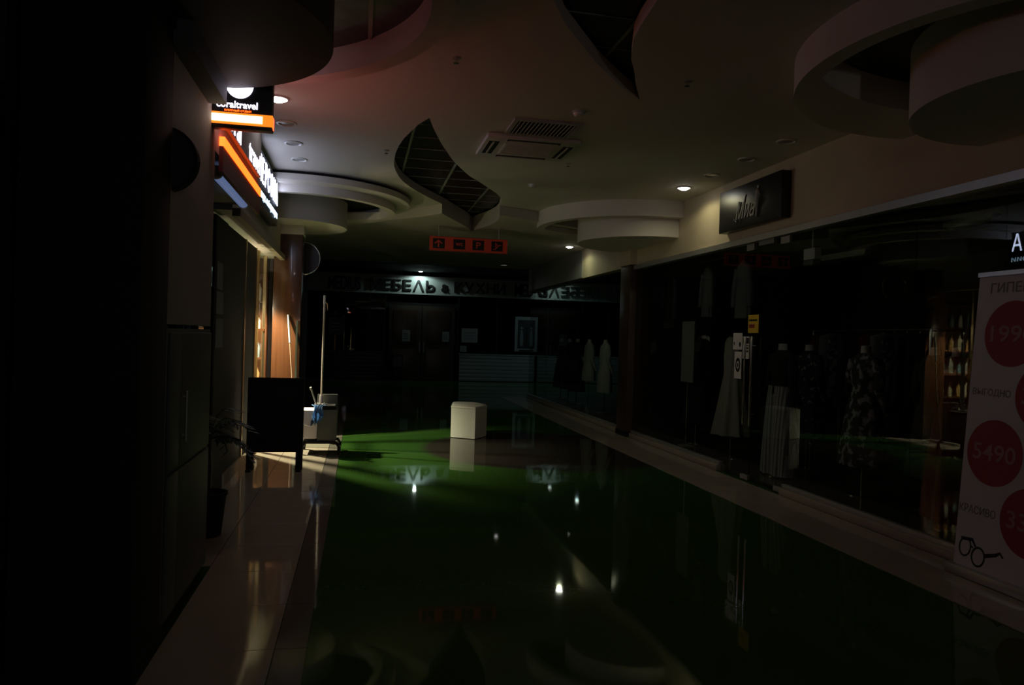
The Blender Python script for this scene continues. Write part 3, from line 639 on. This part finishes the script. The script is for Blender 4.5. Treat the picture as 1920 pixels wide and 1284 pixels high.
# hanging orange direction sign
t = thing('direction_sign', 'orange hanging direction sign with arrow, WC, P and escalator pictograms', 'sign', (1.7, 12.0, HF))
E_or = mat('orange_panel', (0.4, 0.04, 0.02), .6, emit=(1, .07, .02), estr=.022)
box('panel', 1.06, 2.32, 11.98, 12.03, 2.88, 3.1, E_or, t)
fr = frame((1.06, 11.979, 2.88), (1, 0, 0), (0, 0, 1))
for zz in (2.875, 3.1): box('edge_rail', 1.05, 2.33, 11.975, 12.035, zz-.004, zz+.008, mat('sign_edge', (.3, .06, .05), .5), t)
for x in (1.2, 2.18): cyl('suspension_rod', (x, 12.0, 3.1), (x, 12.0, HF), .005, M_alu, t, seg=8)
for i, u in enumerate((.05, .38, .69, 1.0)):
    s = quadplane('pictogram_field', fr, u, u+.19, .03, .19, M_ink, t, .002)
    f2 = fr @ Matrix.Translation((u, .03, .002))
    if i == 0:
        bm = bmesh.new(); vs_ = [bm.verts.new(v) for v in ((.09, .14, .001), (.02, .08, .001), (.045, .075, .001), (.08, .105, .001), (.08, .02, .001), (.1, .02, .001), (.1, .105, .001), (.135, .075, .001), (.16, .08, .001))]; bm.faces.new(vs_)
        bm.transform(f2); frombm('arrow', bm, E_or, s)
    elif i == 1: text('lettering', 'wc', f2 @ Matrix.Translation((.035, .055, 0)), .12, .05, E_or, s, .001, .015)
    elif i == 2: text('lettering', 'P', f2 @ Matrix.Translation((.06, .03, 0)), .075, .1, E_or, s, .001, .01)
    else:
        bm = bmesh.new(); addtube(bm, [(.03, .03, .001), (.06, .03, .001), (.13, .1, .001), (.16, .1, .001)], .007, 6); addtube(bm, [(.06, .07, .001), (.1, .115, .001)], .007, 6); addcyl(bm, (.07, .12, 0), (.07, .12, .002), .012)
        bm.transform(f2); frombm('escalator_symbol', bm, E_or, s)

# ------------------------------------------------------------------ white pouf in the middle
t = thing('pouf', 'white leatherette segment-shaped pouf standing alone on the floor', 'pouf', (1.62, 11.15, 0))
foot = [(1.37, 11.06), (1.7, 10.84), (1.93, 11.19)] + [(1.93-.47*k/8+.1*math.sin(PI*k/8), 11.19+.45*k/8+.12*math.sin(PI*k/8)) for k in range(1, 9)]
def poly_solid(name, lp, z0, z1, m, parent, bev=0, dome=0):
    bm = bmesh.new(); n = len(lp)
    A = [bm.verts.new((x, y, z0)) for x, y in lp]; B = [bm.verts.new((x, y, z1)) for x, y in lp]
    bm.faces.new(A[::-1]); tf = bm.faces.new(B)
    for i in range(n): bm.faces.new((A[i], A[(i+1) % n], B[(i+1) % n], B[i]))
    if dome:
        cx, cy = sum(p[0] for p in lp)/n, sum(p[1] for p in lp)/n
        prev = B
        bm.faces.remove(tf)
        for k, (s, h) in enumerate(((.93, .5), (.75, .85), (.4, 1.0))):
            R = [bm.verts.new((cx+(x-cx)*s, cy+(y-cy)*s, z1+dome*h)) for x, y in lp]
            for i in range(n): bm.faces.new((prev[i], prev[(i+1) % n], R[(i+1) % n], R[i]))
            prev = R
        bm.faces.new(prev)
    return frombm(name, bm, m, parent, 35)
poly_solid('body', foot, .008, .45, M_pouf, t)
poly_solid('seat_cushion', [(1.63+(x-1.63)*.985, 11.15+(y-11.15)*.985) for x, y in foot], .452, .475, M_pouf, t, dome=.02)
poly_solid('plinth', [(1.63+(x-1.63)*.96, 11.15+(y-11.15)*.96) for x, y in foot], 0, .008, M_blackm, t)
bm = bmesh.new(); addtube(bm, [(x, y, .452) for x, y in foot+foot[:1]], .007, 6); frombm('piping', bm, M_pouf, t, 50)

# ------------------------------------------------------------------ left side
tag(box('wall_left', -1.42, XL, 11.3, 18.7, 0, HF, M_dark), 'dark wall beyond the wooden column on the left', kind='structure')
wl = tag(box('wall_left', -1.5, -0.9, 3.78, 6.9, 2.6, HC, M_wallL), 'plaster fascia behind the travel sign on the left', kind='structure')
tag(box('wall_left', -1.3, -.9, 3.785, 4.87, 1.52, 2.6, M_wallL), 'plain dim plaster wall above the grey cabinet', kind='structure')
box('soffit_box', -1.3, -0.80, 3.75, 4.64, 2.82, HC, mat('soffit_dark', (.1, .09, .09), .7), wl)
tag(box('wall_left', -1.5, -1.12, 6.9, 11.3, 2.55, HC, M_ceil), 'pale header above the lit salon window', kind='structure')
tag(box('trim_6', -1.12, -1.05, 6.9, 10.9, 2.5, 2.57, mat('cornice', (.35, .31, .22), .5)), 'pale cornice strip under the salon header', kind='structure')
tag(box('wall_left', -6, -5.9, -8, 18.7, 0, HC, M_dark), 'dark back wall of the left shops', kind='structure')
tag(box('wall_left', -5.9, -1.4, 6.95, 7.05, 0, HC, M_dark), 'dark partition between travel office and salon', kind='structure')
tag(box('wall_left', -5.9, -1.25, 11.45, 11.55, 0, HC, M_darkwood), 'end wall of the lit salon', kind='structure')
tag(box('wall_left', -5.9, -1.4, 3.3, 3.4, 0, HC, M_dark), 'dark partition behind the black pillar', kind='structure')
tag(box('ceiling', -6, -1.5, -8, 18.7, 3.0, 3.1, M_dark), 'dark ceiling inside the left shops', kind='structure')
# near-left shopfront
t = thing('window_5', 'dark framed shopfront at the left edge in front of the black pillar', None, (-1.4, 1.6, 0), kind='structure')
M_fr = mat('dark_frame', (0.02, 0.022, 0.02), .5)
box('header', -1.5, -1.4, -1, 3.3, 2.3, 2.45, M_blackm, t); box('upper_panel', -1.5, -1.42, -1, 3.3, 2.45, HC, mat('upper_panel', (.05, .055, .055), .6), t)
for y in (-1, .7, 2.0, 3.22): box('mullion', -1.5, -1.4, y, y+.08, 0, 2.3, M_blackm, t)
for a, b in ((-.92, .7), (.78, 2.0), (2.08, 3.22)): box('pane', -1.46, -1.45, a, b, .05, 2.3, M_darkglass, t)
box('sill', -1.52, -1.4, -1, 3.3, 0, .05, M_blackm, t)
# cabinet by the black pillar
t = thing('cabinet', 'grey panelled cabinet beside the black pillar', 'cabinet', (-1.1, 4.36, 0))
box('body', -1.36, -.9, 3.84, 4.88, .06, 1.5, M_cab, t, .005); box('plinth', -1.34, -.93, 3.86, 4.86, 0, .06, M_blackm, t)
for a, b in ((3.86, 4.06), (4.08, 4.84)):
    for z0, z1 in ((.08, .78), (.8, 1.48)):
        d = box('door', -.9, -.885, a, b, z0, z1, M_cab, t, .003)
        if a > 4 and z0 > .5: bm = bmesh.new(); addcyl(bm, (-.865, 4.12, .92), (-.865, 4.12, 1.18), .008); addcyl(bm, (-.865, 4.12, .95), (-.885, 4.12, .95), .006); addcyl(bm, (-.865, 4.12, 1.15), (-.885, 4.12, 1.15), .006); frombm('handle', bm, M_alu, d, 40)
# round blade sign on the pillar
t = thing('round_sign', 'dark round projecting sign on the black pillar', 'sign', (-.92, 3.86, 2.3))
lathe_bm = bmesh.new(); addcyl(lathe_bm, (-.94, 3.83, 2.31), (-.94, 3.89, 2.31), .155, seg=40); frombm('disc', lathe_bm, M_blackm, t, 40)
lathe_bm = bmesh.new(); addcyl(lathe_bm, (-.94, 3.825, 2.31), (-.94, 3.83, 2.31), .14, seg=40); frombm('face', lathe_bm, M_dark, t, 40)
cyl('bracket', (-.95, 3.77, 2.31), (-.95, 3.84, 2.31), .015, M_blackm, t)
# potted palm
t = thing('potted_palm', 'dark potted palm between the cabinet and the black stand', 'plant', (-1.06, 5.75, 0))
lathe('pot', (-1.06, 5.75, 0), [(0, .0), (.11, 0), (.14, .3), (.15, .3), (.15, .32), (.13, .32), (.12, .28), (0, .28)], M_blackm, t, 28)
tube('trunk', [(-1.06, 5.75, .28), (-1.05, 5.76, .5), (-1.06, 5.75, .7)], [.03, .025, .02], M_darkwood, t)
for i in range(16):
    a = 2*PI*i/16*1.0+.2; el = .35+.55*((i*7) % 5)/5; Lf = .5+.12*((i*3) % 4)/4
    bm = bmesh.new(); prevp = None; n = 10
    for k in range(n+1):
        s = k/n; rr = Lf*s*math.cos(el)*.62; zz = .68+Lf*math.sin(el)*s*1.6-.75*Lf*s*s
        px, py = -1.06+rr*math.cos(a), 5.75+rr*math.sin(a)
        wd = .004
        if prevp: addcyl(bm, prevp, (px, py, zz), .004, seg=5)
        if k > 1:
            for sd in (-1, 1):
                q = Vector((px, py, zz)); dr = Vector((-math.sin(a)*sd, math.cos(a)*sd, -.35))*(.16*(1-.55*s))+Vector((math.cos(a), math.sin(a), 0))*.07
                e = q+dr; sidev = Vector((math.cos(a), math.sin(a), 0))*.009
                v = [bm.verts.new(q-sidev), bm.verts.new(q+sidev), bm.verts.new(q+dr*.6+sidev*1.2), bm.verts.new(e), bm.verts.new(q+dr*.6-sidev*1.2)]
                bm.faces.new(v)
        prevp = (px, py, zz)
    me = bpy.data.meshes.new('frond'); bm.to_mesh(me); bm.free()
    for v in me.vertices: v.co.x = max(v.co.x, -1.235)
    link('frond', me, M_leaf, t)
# travel office front
t = thing('window_6', 'dark glass front of the travel office with taped sheets', None, (XL, 6, 0), kind='structure')
for a, b in ((4.9, 5.85), (5.9, 6.85)): box('pane', XL-.01, XL, a, b, .06, 2.5, M_darkglass, t)
for y in (4.88, 5.85, 6.85): box('mullion', XL-.03, XL+.01, y, y+.05, 0, 2.5, M_blackm, t)
box('sill', XL-.03, XL+.01, 4.88, 6.9, 0, .06, M_blackm, t)
for i, (y0, y1, z0, z1) in enumerate(((6.92, 7.2, 1.86, 2.1), (6.92, 7.25, 1.64, 1.84), (6.92, 7.27, 1.34, 1.6))):
    f = frame((XL+.012, y1, z0), (0, -1, 0), (0, 0, 1)); f = frame((XL+.015, y0, z0), (0, 1, 0), (0, 0, 1))
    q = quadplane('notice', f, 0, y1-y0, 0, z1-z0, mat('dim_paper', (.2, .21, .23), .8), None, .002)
    tag(q, 'dim sheet taped up beside the travel office glass, %s of three' % ('top', 'middle', 'bottom')[i], 'notice', 'sheets beside the travel office')
# wall pier that carries the sheets
tag(box('wall_left', XL-.08, XL+.012, 6.9, 7.45, 0, 2.5, M_dark), 'narrow dark pier between travel office and salon', kind='structure')

# travel office fascia sign
t = thing('fascia_sign', 'lit fascia sign of the travel office with white letters over an orange strip', 'sign', (-.9, 5.88, 2.52))
box('panel', -.9, -.875, 5.0, 6.77, 2.82, HC-.01, mat('sign_grey', (.32, .31, .32), .5), t)
box('lower_panel', -.9, -.875, 5.0, 6.77, 2.5, 2.66, mat('sign_maroon', (.09, .02, .018), .5), t)
box('orange_strip', -.9, -.868, 5.0, 6.77, 2.66, 2.72, E_orange2, t)
fr = frame((-.8745, 5.05, 2.78), (0, 1, 0), (0, 0, 1))
text('lettering', 'coral', fr @ Matrix.Translation((.0, .05, 0)), .62, .15, E_coralwhite, t, .004, .005)
text('lettering', 'travel', fr @ Matrix.Translation((1.02, .05, 0)), .64, .16, E_coralwhite, t, .004, .008)
# hanging lightbox
t = thing('hanging_sign', 'hanging travel lightbox with white half circle and glowing orange bar', 'sign', (-.75, 4.78, 2.72))
box('case', -.95, -.555, 4.74, 4.82, 2.715, 3.19, mat('case_dark', (.03, .03, .036), .4), t, .004)
bm = bmesh.new(); addbox(bm, -.953, -.552, 4.736, 4.779, 2.735, 2.805); frombm('orange_bar', bm, E_orangef, t)
bm = bmesh.new(); addbox(bm, -.953, -.552, 4.781, 4.824, 2.735, 2.805); frombm('orange_bar', bm, E_orange, t)
cyl('suspension_rod', (-.86, 4.78, 3.19), (-.86, 4.78, HC), .006, M_alu, t, seg=8); cyl('suspension_rod', (-.64, 4.78, 3.19), (-.64, 4.78, HC), .006, M_alu, t, seg=8)
for fr in (frame((-.95, 4.7385, 2.715), (1, 0, 0), (0, 0, 1)), frame((-.555, 4.8215, 2.715), (-1, 0, 0), (0, 0, 1))):
    disc_on('logo_circle', fr, .205, .255, .078, E_coralwhite, t, .002)
    text('lettering', 'coraltravel', fr @ Matrix.Translation((.075, .118, 0)), .235, .042, E_coralwhite, t, .002, .02)
    text('lettering', 'ЭЛИТНЫЙ ОТДЫХ', fr @ Matrix.Translation((.12, .095, 0)), .155, .016, E_orange2, t, .002, .015)
    quadplane('bar_glow', fr @ Matrix.Translation((0, 0, .003)), .05, .34, .034, .078, E_white, t, .002)
# tube lamp under the fascia
t = thing('tube_lamp', 'bluish glowing tube lamp under the travel fascia sign', 'lamp', (-1.0, 6.1, 2.5))
cyl('tube', (-.95, 5.2, 2.53), (-.95, 6.35, 2.53), .04, E_tube, t, seg=20)
for y in (5.18, 6.35): cyl('end_cap', (-.95, y, 2.53), (-.95, y+.02, 2.53), .045, M_alu, t, seg=20)
for y in (5.5, 6.2): box('bracket', -.97, -.93, y, y+.03, 2.56, 2.6, M_alu, t)

# salon sign
t = thing('salon_sign', 'black sign box with white glowing salon letters', 'sign', (-1.05, 8.6, 2.83))
box('panel', -1.12, -1.02, 7.72, 9.52, 2.78, 3.33, M_black, t, .004)
fr = frame((-1.019, 7.78, 2.83), (0, 1, 0), (0, 0, 1))
letters('letter', 'ПЕРСОНА', fr @ Matrix.Translation((0, .19, 0)), 1.68, .26, E_cool, t, .004, .0, .34)
text('lettering', 'имидж-лаборатории', fr @ Matrix.Translation((0.0, .01, 0)), 1.68, .11, E_cool2, t, .004, .0)
# salon window
t = thing('window_7', 'brass framed glass front of the lit salon', None, (XL, 9, 0), kind='structure')
for a, b in ((7.5, 8.6), (8.65, 9.45)): box('covered_pane', XL-.012, XL, a, b, .12, 2.5, M_dark, t)
for a, b in ((9.5, 9.7), (9.76, 10.4), (10.46, 10.9)): box('pane', XL-.01, XL, a, b, .12, 2.5, M_glass, t)
for y in (8.6, 9.45, 9.7, 10.4): box('mullion', XL-.025, XL+.015, y, y+.05, .1, 2.5, M_brass, t)
box('transom', XL-.02, XL+.01, 9.75, 10.4, 1.5, 1.53, M_brass, t); box('sill', XL-.04, XL+.02, 7.45, 10.9, 0, .12, M_beige, t)
# salon inside: warm lamp, shelf with bottles
t = thing('salon_lamp', 'warm pendant lamp inside the salon', 'lamp', (-1.85, 10.35, 2.2))
lathe('shade', (-1.85, 10.35, 2.2), [(.03, .2), (.05, .2), (.17, .0), (.16, .0), (.04, .17), (.03, .17)], M_brass, t, 28)
cyl('cord', (-1.85, 10.35, 2.4), (-1.85, 10.35, 3.0), .006, M_ink, t, seg=8)
lathe('bulb', (-1.85, 10.35, 2.27), [(0, -.05), (.03, -.045), (.04, -.01), (.025, .05), (0, .06)], mat('bulb_glow', (1, .9, .7), .5, emit=(1, .72, .38), estr=30), t, 16)
lo = spot((-1.85, 10.35, 2.19), P_SALON, (1, .83, .6), t, 136, .3, .06)
t = thing('salon_fill_bulb', 'small round bulb on a stem, added inside the salon as fill light', 'lamp', (-1.75, 9.75, 0))  # extra bulb added to brighten the upper wooden column
lathe('base', (-1.75, 9.75, 0), [(0, 0), (.12, 0), (.12, .015), (.015, .03), (0, .03)], M_brass, t, 24); cyl('stem', (-1.75, 9.75, .03), (-1.75, 9.75, 1.85), .012, M_brass, t)
lathe('globe', (-1.75, 9.75, 1.9), [(0, -.05), (.035, -.035), (.05, 0), (.035, .035), (0, .05)], MATS['bulb_glow'], t, 18)
ld = bpy.data.lights.new('lamp_light', 'POINT'); ld.energy = 30; ld.color = (1, .8, .55); ld.shadow_soft_size = .05
lv = bpy.data.objects.new('lamp_light', ld); COL.objects.link(lv); lv.parent = t; lv.location = (0, .08, 1.9)
t = thing('salon_shelf', 'wooden shelf unit with bottles seen through the salon window', 'shelf', (-1.75, 11.25, 0))
for x in (-2.3, -1.33): box('side_panel', x, x+.03, 11.1, 11.4, 0, 2.3, M_wood, t)
for z in (.3, .7, 1.1, 1.5, 1.9, 2.28): box('shelf_board', -2.27, -1.33, 11.1, 11.4, z, z+.025, M_wood, t)
cols = [(.7, .68, .62), (.5, .3, .12), (.2, .3, .32), (.75, .7, .5)]
n = 0
for z in (.325, .725, 1.125, 1.525, 1.925):
    for i in range(5):
        x = -1.42-.17*i; b = thing('bottle', '%s salon bottle, %s from the window on the %s shelf from the floor' % (('white', 'amber', 'teal', 'cream')[(i+n) % 4], ('first', 'second', 'third', 'fourth', 'fifth')[i], ('lowest', 'second', 'third', 'fourth', 'top')[n // 5]), 'bottle', (x, 11.2, z), 'bottles on the salon shelf')
        h = .2+.05*((i*3+n) % 3)
        lathe('body', (x, 11.2, z), [(0, 0), (.035, 0), (.037, h*.6), (.012, h*.75), (.012, h*.85), (0, h*.85)], mat('bottle_%d' % ((i+n) % 4), cols[(i+n) % 4], .2), b, 16)
        lathe('cap', (x, 11.2, z), [(0, h*.85), (.015, h*.85), (.015, h), (0, h)], M_chrome, b, 12); n += 1
# thin items before the wooden column
t = thing('leaning_pole', 'thin pale pole leaning against the wooden column', 'pole', (-.86, 10.6, 0))
tube('shaft', [(-.87, 10.55, 0.007), (-.9, 10.72, .9), (-.985, 10.885, 1.72)], .009, mat('brown_stick', (.16, .1, .06), .5), t); tube('grip', [(-.945, 10.8, 1.35), (-.985, 10.886, 1.74)], .015, M_alu, t)
t = thing('glass_screen', 'narrow free standing glass screen beside the wooden column', 'screen', (-.84, 10.4, 0))
box('pane', -.805, -.795, 10.1, 10.75, .04, 1.65, M_glass, t); box('foot', -.83, -.77, 10.1, 10.75, .006, .04, M_alu, t); box('edge_strip', -.81, -.79, 10.08, 10.1, .04, 1.65, mat('glass_edge', (.25, .35, .3), .2), t)
t = thing('dark_round_sign', 'dark glossy round hanging sign behind the wooden column', 'sign', (-.85, 11.8, 2.5))  # round sign hung below the drum, not a lamp
bm = bmesh.new(); addcyl(bm, (-.86, 11.75, 2.62), (-.86, 11.82, 2.62), .24, seg=40); frombm('disc', bm, M_black, t, 40)
bm = bmesh.new(); addtube(bm, [(-.86+.24*math.cos(a), 11.75, 2.62+.24*math.sin(a)) for a in [2*PI*i/36 for i in range(37)]], .012, 8); frombm('rim', bm, M_chrome, t, 50)
cyl('rod', (-.86, 11.785, 2.86), (-.86, 11.785, 2.99), .008, M_chrome, t)

# black stand
t = thing('notice_stand', 'black standing board on legs in front of the lit salon window', 'stand', (-.85, 8.4, 0))
box('panel', -1.14, -.58, 8.38, 8.42, .2, .985, M_blackm, t, .004)
box('frame_top', -1.15, -.57, 8.37, 8.43, .97, 1.0, M_blackm, t)
for x in (-1.15, -.64): box('leg', x, x+.07, 8.365, 8.435, .006, .985, M_blackm, t)
for x in (-1.14, -.63): box('foot', x, x+.05, 8.25, 8.55, .006, .03, M_blackm, t)

# cleaning cart, mop, cloth, stick
t = thing('cleaning_cart', 'cleaning cart with grey bin and lilac bucket on black castors', 'cart', (-.43, 9.6, 0))
def tapered(name, x0, x1, y0, y1, z0, z1, tp, m, parent):
    bm = bmesh.new(); cx, cy = (x0+x1)/2, (y0+y1)/2
    lo_ = [(x0, y0), (x1, y0), (x1, y1), (x0, y1)]
    A = [bm.verts.new((cx+(x-cx)*tp, cy+(y-cy)*tp, z0)) for x, y in lo_]; B = [bm.verts.new((x, y, z1)) for x, y in lo_]
    C = [bm.verts.new((cx+(x-cx)*.92, cy+(y-cy)*.92, z1)) for x, y in lo_]; D = [bm.verts.new((cx+(x-cx)*tp*.9, cy+(y-cy)*tp*.9, z0+.02)) for x, y in lo_]
    bm.faces.new(A[::-1]); bm.faces.new(D)
    for i in range(4):
        j = (i+1) % 4
        bm.faces.new((A[i], A[j], B[j], B[i])); bm.faces.new((B[i], B[j], C[j], C[i])); bm.faces.new((C[i], C[j], D[j], D[i]))
    bmesh.ops.bevel(bm, geom=[e for e in bm.edges], offset=.006, segments=2, affect='EDGES')
    return frombm(name, bm, m, parent, 40)
bk = tapered('bucket', -.68, -.47, 9.42, 9.78, .2, .535, .88, M_bucket, t); box('rim', -.69, -.465, 9.41, 9.79, .53, .55, M_bucket, bk, .005)
bm = bmesh.new(); addtube(bm, [(-.575+.11*math.cos(a), 9.405, .52-.16*math.sin(a)) for a in [PI*i/14 for i in range(15)]], .004, 6); frombm('bail_handle', bm, M_chrome, bk, 50)
bn = tapered('bin', -.49, -.24, 9.46, 9.84, .16, .55, .9, M_bin, t); box('back_panel', -.5, -.25, 9.8, 9.84, .5, .72, M_bin, bn, .006)
box('wringer', -.46, -.27, 9.5, 9.78, .55, .6, M_blackm, t, .006)
box('chassis', -.66, -.26, 9.45, 9.82, .135, .165, M_blackm, t, .006)
for x, y, ox, oy in ((-.62, 9.47, -.03, -.05), (-.3, 9.47, .09, -.06), (-.62, 9.8, -.03, .06), (-.3, 9.8, .09, .06)):
    lg = tube('leg', [(x, y, .15), (x+ox*.7, y+oy*.6, .145), (x+ox, y+oy, .1)], [.022, .02, .016], M_blackm, t, 10)
    cyl('castor_wheel', (x+ox-.014, y+oy, .034), (x+ox+.014, y+oy, .034), .03, M_blackm, lg, seg=20)
    box('castor_fork', x+ox-.018, x+ox+.018, y+oy-.012, y+oy+.012, .05, .105, M_blackm, lg)
t = thing('mop', 'long pale mop handle standing in the cleaning cart', 'mop', (-.44, 9.66, .58))
cyl('handle', (-.445, 9.66, .62), (-.44, 9.66, 1.86), .012, M_stick, t, seg=12); cyl('grip', (-.44, 9.66, 1.86), (-.44, 9.66, 1.97), .015, M_white, t, seg=12)
cyl('socket', (-.447, 9.66, .59), (-.445, 9.66, .72), .022, M_bucket, t, seg=14); tube('hanging_loop', [(-.43, 9.66, 1.9), (-.405, 9.66, 1.86), (-.4, 9.66, 1.78)], .004, M_chrome, t, 6)
for i in range(10):
    a = 2*PI*i/10; tube('mop_strand', [(-.447, 9.66, .6), (-.447+.05*math.cos(a), 9.66+.05*math.sin(a), .612), (-.447+.08*math.cos(a), 9.66+.08*math.sin(a), .604)], .008, M_paper, t, 6)
t = thing('short_stick', 'short pale stick leaning out of the lilac bucket', 'stick', (-.52, 9.5, .4))
tube('shaft', [(-.47, 9.56, .52), (-.52, 9.5, .68), (-.565, 9.46, .82)], .011, M_stick, t); tube('end_cap', [(-.56, 9.465, .8), (-.568, 9.455, .83)], .0135, M_paper, t)
t = thing('blue_cloth', 'crumpled blue cloth draped over the bucket edge', 'cloth', (-.48, 9.4, .5))
bm = bmesh.new(); nu, nv = 18, 16; G = []
for i in range(nu):
    row = []
    for j in range(nv):
        u, v = i/(nu-1)-.5, j/(nv-1)
        x = -.465+u*.15*(1-.35*v)+.015*math.sin(9*v+3*u)
        y = 9.5-.115*min(1, v*2.2)+.018*math.sin(22*u+2*v)-.02*math.sin(PI*v)
        z = .615-.24*max(0, v-.28)*1.1+.02*math.cos(16*u)*v-.12*max(0, -u)*v
        row.append(bm.verts.new((x, y-.02, z)))
    G.append(row)
for i in range(nu-1):
    for j in range(nv-1): bm.faces.new((G[i][j], G[i+1][j], G[i+1][j+1], G[i][j+1]))
bmesh.ops.solidify(bm, geom=bm.faces[:], thickness=.006)
frombm('drape', bm, M_cloth, t, 60)
bm = bmesh.new(); addtube(bm, [(-.5, 9.37, .46), (-.53, 9.36, .42), (-.545, 9.37, .37)], [.02, .022, .008], 8); frombm('twisted_corner', bm, mat('navy_cloth', (.03, .05, .1), .9), t, 60)

# ------------------------------------------------------------------ far hall
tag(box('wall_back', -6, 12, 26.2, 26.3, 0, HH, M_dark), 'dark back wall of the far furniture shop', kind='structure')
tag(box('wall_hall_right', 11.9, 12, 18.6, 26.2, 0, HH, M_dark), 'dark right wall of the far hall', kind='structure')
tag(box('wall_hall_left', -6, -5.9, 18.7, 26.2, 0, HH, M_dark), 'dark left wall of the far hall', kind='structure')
tag(box('wall_front', -6, 12, -8.1, -8, 0, HC, M_dark), 'dark end wall of the corridor behind the camera', kind='structure')
t = thing('fascia_sign', 'long pale fascia with black cut-out furniture shop lettering', 'sign', (2.5, 25.2, 2.88))
M_fasc = mat('pale_fascia', (.5, .55, .52), .6, noise=.06)
box('board', -2.6, 11.0, 25.2, 25.3, 2.88, 3.5, M_fasc, t)
fr = frame((0, 25.199, 0), (1, 0, 0), (0, 0, 1))
letters('letter', 'МЕБЕΛЬ', fr @ Matrix.Translation((.28, 3.0, 0)), 2.15, .36, M_ink, t, .03, .018, .1)
letters('letter', '&', fr @ Matrix.Translation((2.66, 3.0, 0)), .22, .36, M_ink, t, .03, .03)
letters('letter', 'КУХНИ', fr @ Matrix.Translation((3.1, 3.0, 0)), 1.78, .36, M_ink, t, .03, .012, .1)
letters('letter', 'MEDIUS', fr @ Matrix.Translation((5.2, 2.95, 0)), 1.15, .44, M_ink, t, .03, .01, .06)
letters('letter', 'MEDIUS', fr @ Matrix.Translation((-1.05, 2.95, 0)), 1.05, .44, M_ink, t, .03, .01, .06)
t = thing('window_8', 'dark glass front of the furniture shop at the end of the corridor', None, (2.5, 25.25, 0), kind='structure')
for a, b in ((-2.6, -1.2), (-1.14, .3), (.34, .8), (3.3, 4.6), (4.64, 6.4), (6.44, 8.6), (8.64, 11)): box('pane', a, b, 25.25, 25.262, .95, 2.88, M_darkglass, t)
for x in (-1.2, .3, .8, 3.26, 4.6, 6.4, 8.6): box('mullion', x, x+.04, 25.22, 25.28, 0, 2.88, M_blackm, t)
M_count = mat('white_plank', (.3, .34, .34), .4, noise=.08)
M_count2 = mat('grey_plank', (.05, .055, .055), .5, noise=.08)
def plank_wall(name, label, x0, x1, m):
    t = thing(name, label, 'panel', ((x0+x1)/2, 25.15, 0))
    box('backing', x0, x1, 25.16, 25.2, 0, .9, M_dark, t)
    for k in range(7): box('plank', x0, x1, 25.13, 25.16, .02+k*.126, .138+k*.126, m, t, .003)
    box('cap', x0-.02, x1+.02, 25.11, 25.22, .9, .94, m, t)
plank_wall('plank_panel', 'low pale plank panel under the far window, right of the door', 3.34, 5.95, M_count)
plank_wall('plank_panel', 'low grey plank panel under the far window, left of the door', -1.1, .8, M_count2)
plank_wall('plank_panel', 'low pale plank panel under the far window at the right end', 6.05, 10.9, M_count)
t = thing('door_2', 'dark wooden double door of the furniture shop', None, (2.05, 25.25, 0), kind='structure')
box('frame', .84, 3.26, 25.28, 25.34, 0, 2.6, M_blackm, t)
for a, b in ((.95, 2.04), (2.06, 3.15)):
    l = box('door_leaf', a, b, 25.2, 25.26, .02, 2.5, mat('door_wood', (.05, .038, .028), .5, noise=.3, stretch=(5, 5, .4)), t, .004)
    box('inset_panel', a+.15, b-.15, 25.185, 25.2, 1.2, 2.35, M_darkwood, l, .004); box('inset_panel', a+.15, b-.15, 25.185, 25.2, .15, 1.05, M_darkwood, l, .004)
    hx = b-.06 if b < 2.1 else a+.06; cyl('handle', (hx, 25.17, .95), (hx, 25.17, 1.3), .015, M_alu, l)
def far_sheet(label, x0, x1, z0, z1, m=M_paper, y=25.16, name='notice', cat='notice'):
    t = thing(name, label, cat, ((x0+x1)/2, y, z0)); box('sheet', x0, x1, y, y+.006, z0, z1, m, t)
    for k in range(3): box('printed_line', x0+(x1-x0)*.15, x1-(x1-x0)*.2, y-.002, y, z0+(z1-z0)*(.25+.2*k), z0+(z1-z0)*(.33+.2*k), M_grey, t)
M_dimp = mat('far_paper', (.3, .31, .31), .8)
far_sheet('small sheet on the left leaf of the far door', 1.4, 1.66, 1.3, 1.68, M_dimp, 25.17)
far_sheet('small sheet on the right leaf of the far door', 2.74, 2.97, 1.32, 1.66, M_dimp, 25.17)
far_sheet('wide sheet just right of the far door', 3.4, 3.95, 1.32, 1.8, M_dimp, 25.2)
far_sheet('small sheet low to the right of the far door', 3.36, 3.58, 1.0, 1.2, M_dimp, 25.2)
far_sheet('pale sheet on the dark left part of the far window', -1.0, -.55, 1.45, 2.0, M_count2, 25.2)
t = thing('monitor', 'grey box shaped till monitor standing left of the far door', 'monitor', (1.12, 24.95, 0))
box('cabinet', .83, 1.42, 24.85, 25.1, 0, .86, M_blackm, t); box('screen', 1.12, 1.4, 24.84, 24.85, .45, .82, M_bin, t); box('keypad', 1.15, 1.38, 24.835, 24.85, .15, .4, M_dark, t)
t = thing('framed_poster', 'white framed poster with dark figures right of the far door', 'poster', (5.7, 25.1, 1.0))
box('frame', 5.25, 6.05, 25.19, 25.22, 1.06, 2.26, M_dimp, t); box('picture', 5.35, 5.95, 25.18, 25.19, 1.17, 2.15, M_dark, t)
for k in range(3):
    x = 5.48+.17*k; bm = bmesh.new(); addtube(bm, [(x, 25.176, 1.25), (x, 25.176, 1.55), (x, 25.176, 1.8)], [.05, .06, .03], 10); addcyl(bm, (x, 25.172, 1.87), (x, 25.18, 1.87), .045)
    bm.transform(Matrix.Translation((0, 25.178, 0)) @ Matrix.Diagonal((1, .1, 1, 1)) @ Matrix.Translation((0, -25.178, 0))); frombm('printed_figure', bm, M_ink if k % 2 else M_grey, t, 50)
box('caption', 5.4, 5.9, 25.176, 25.18, 1.08, 1.12, M_ink, t)
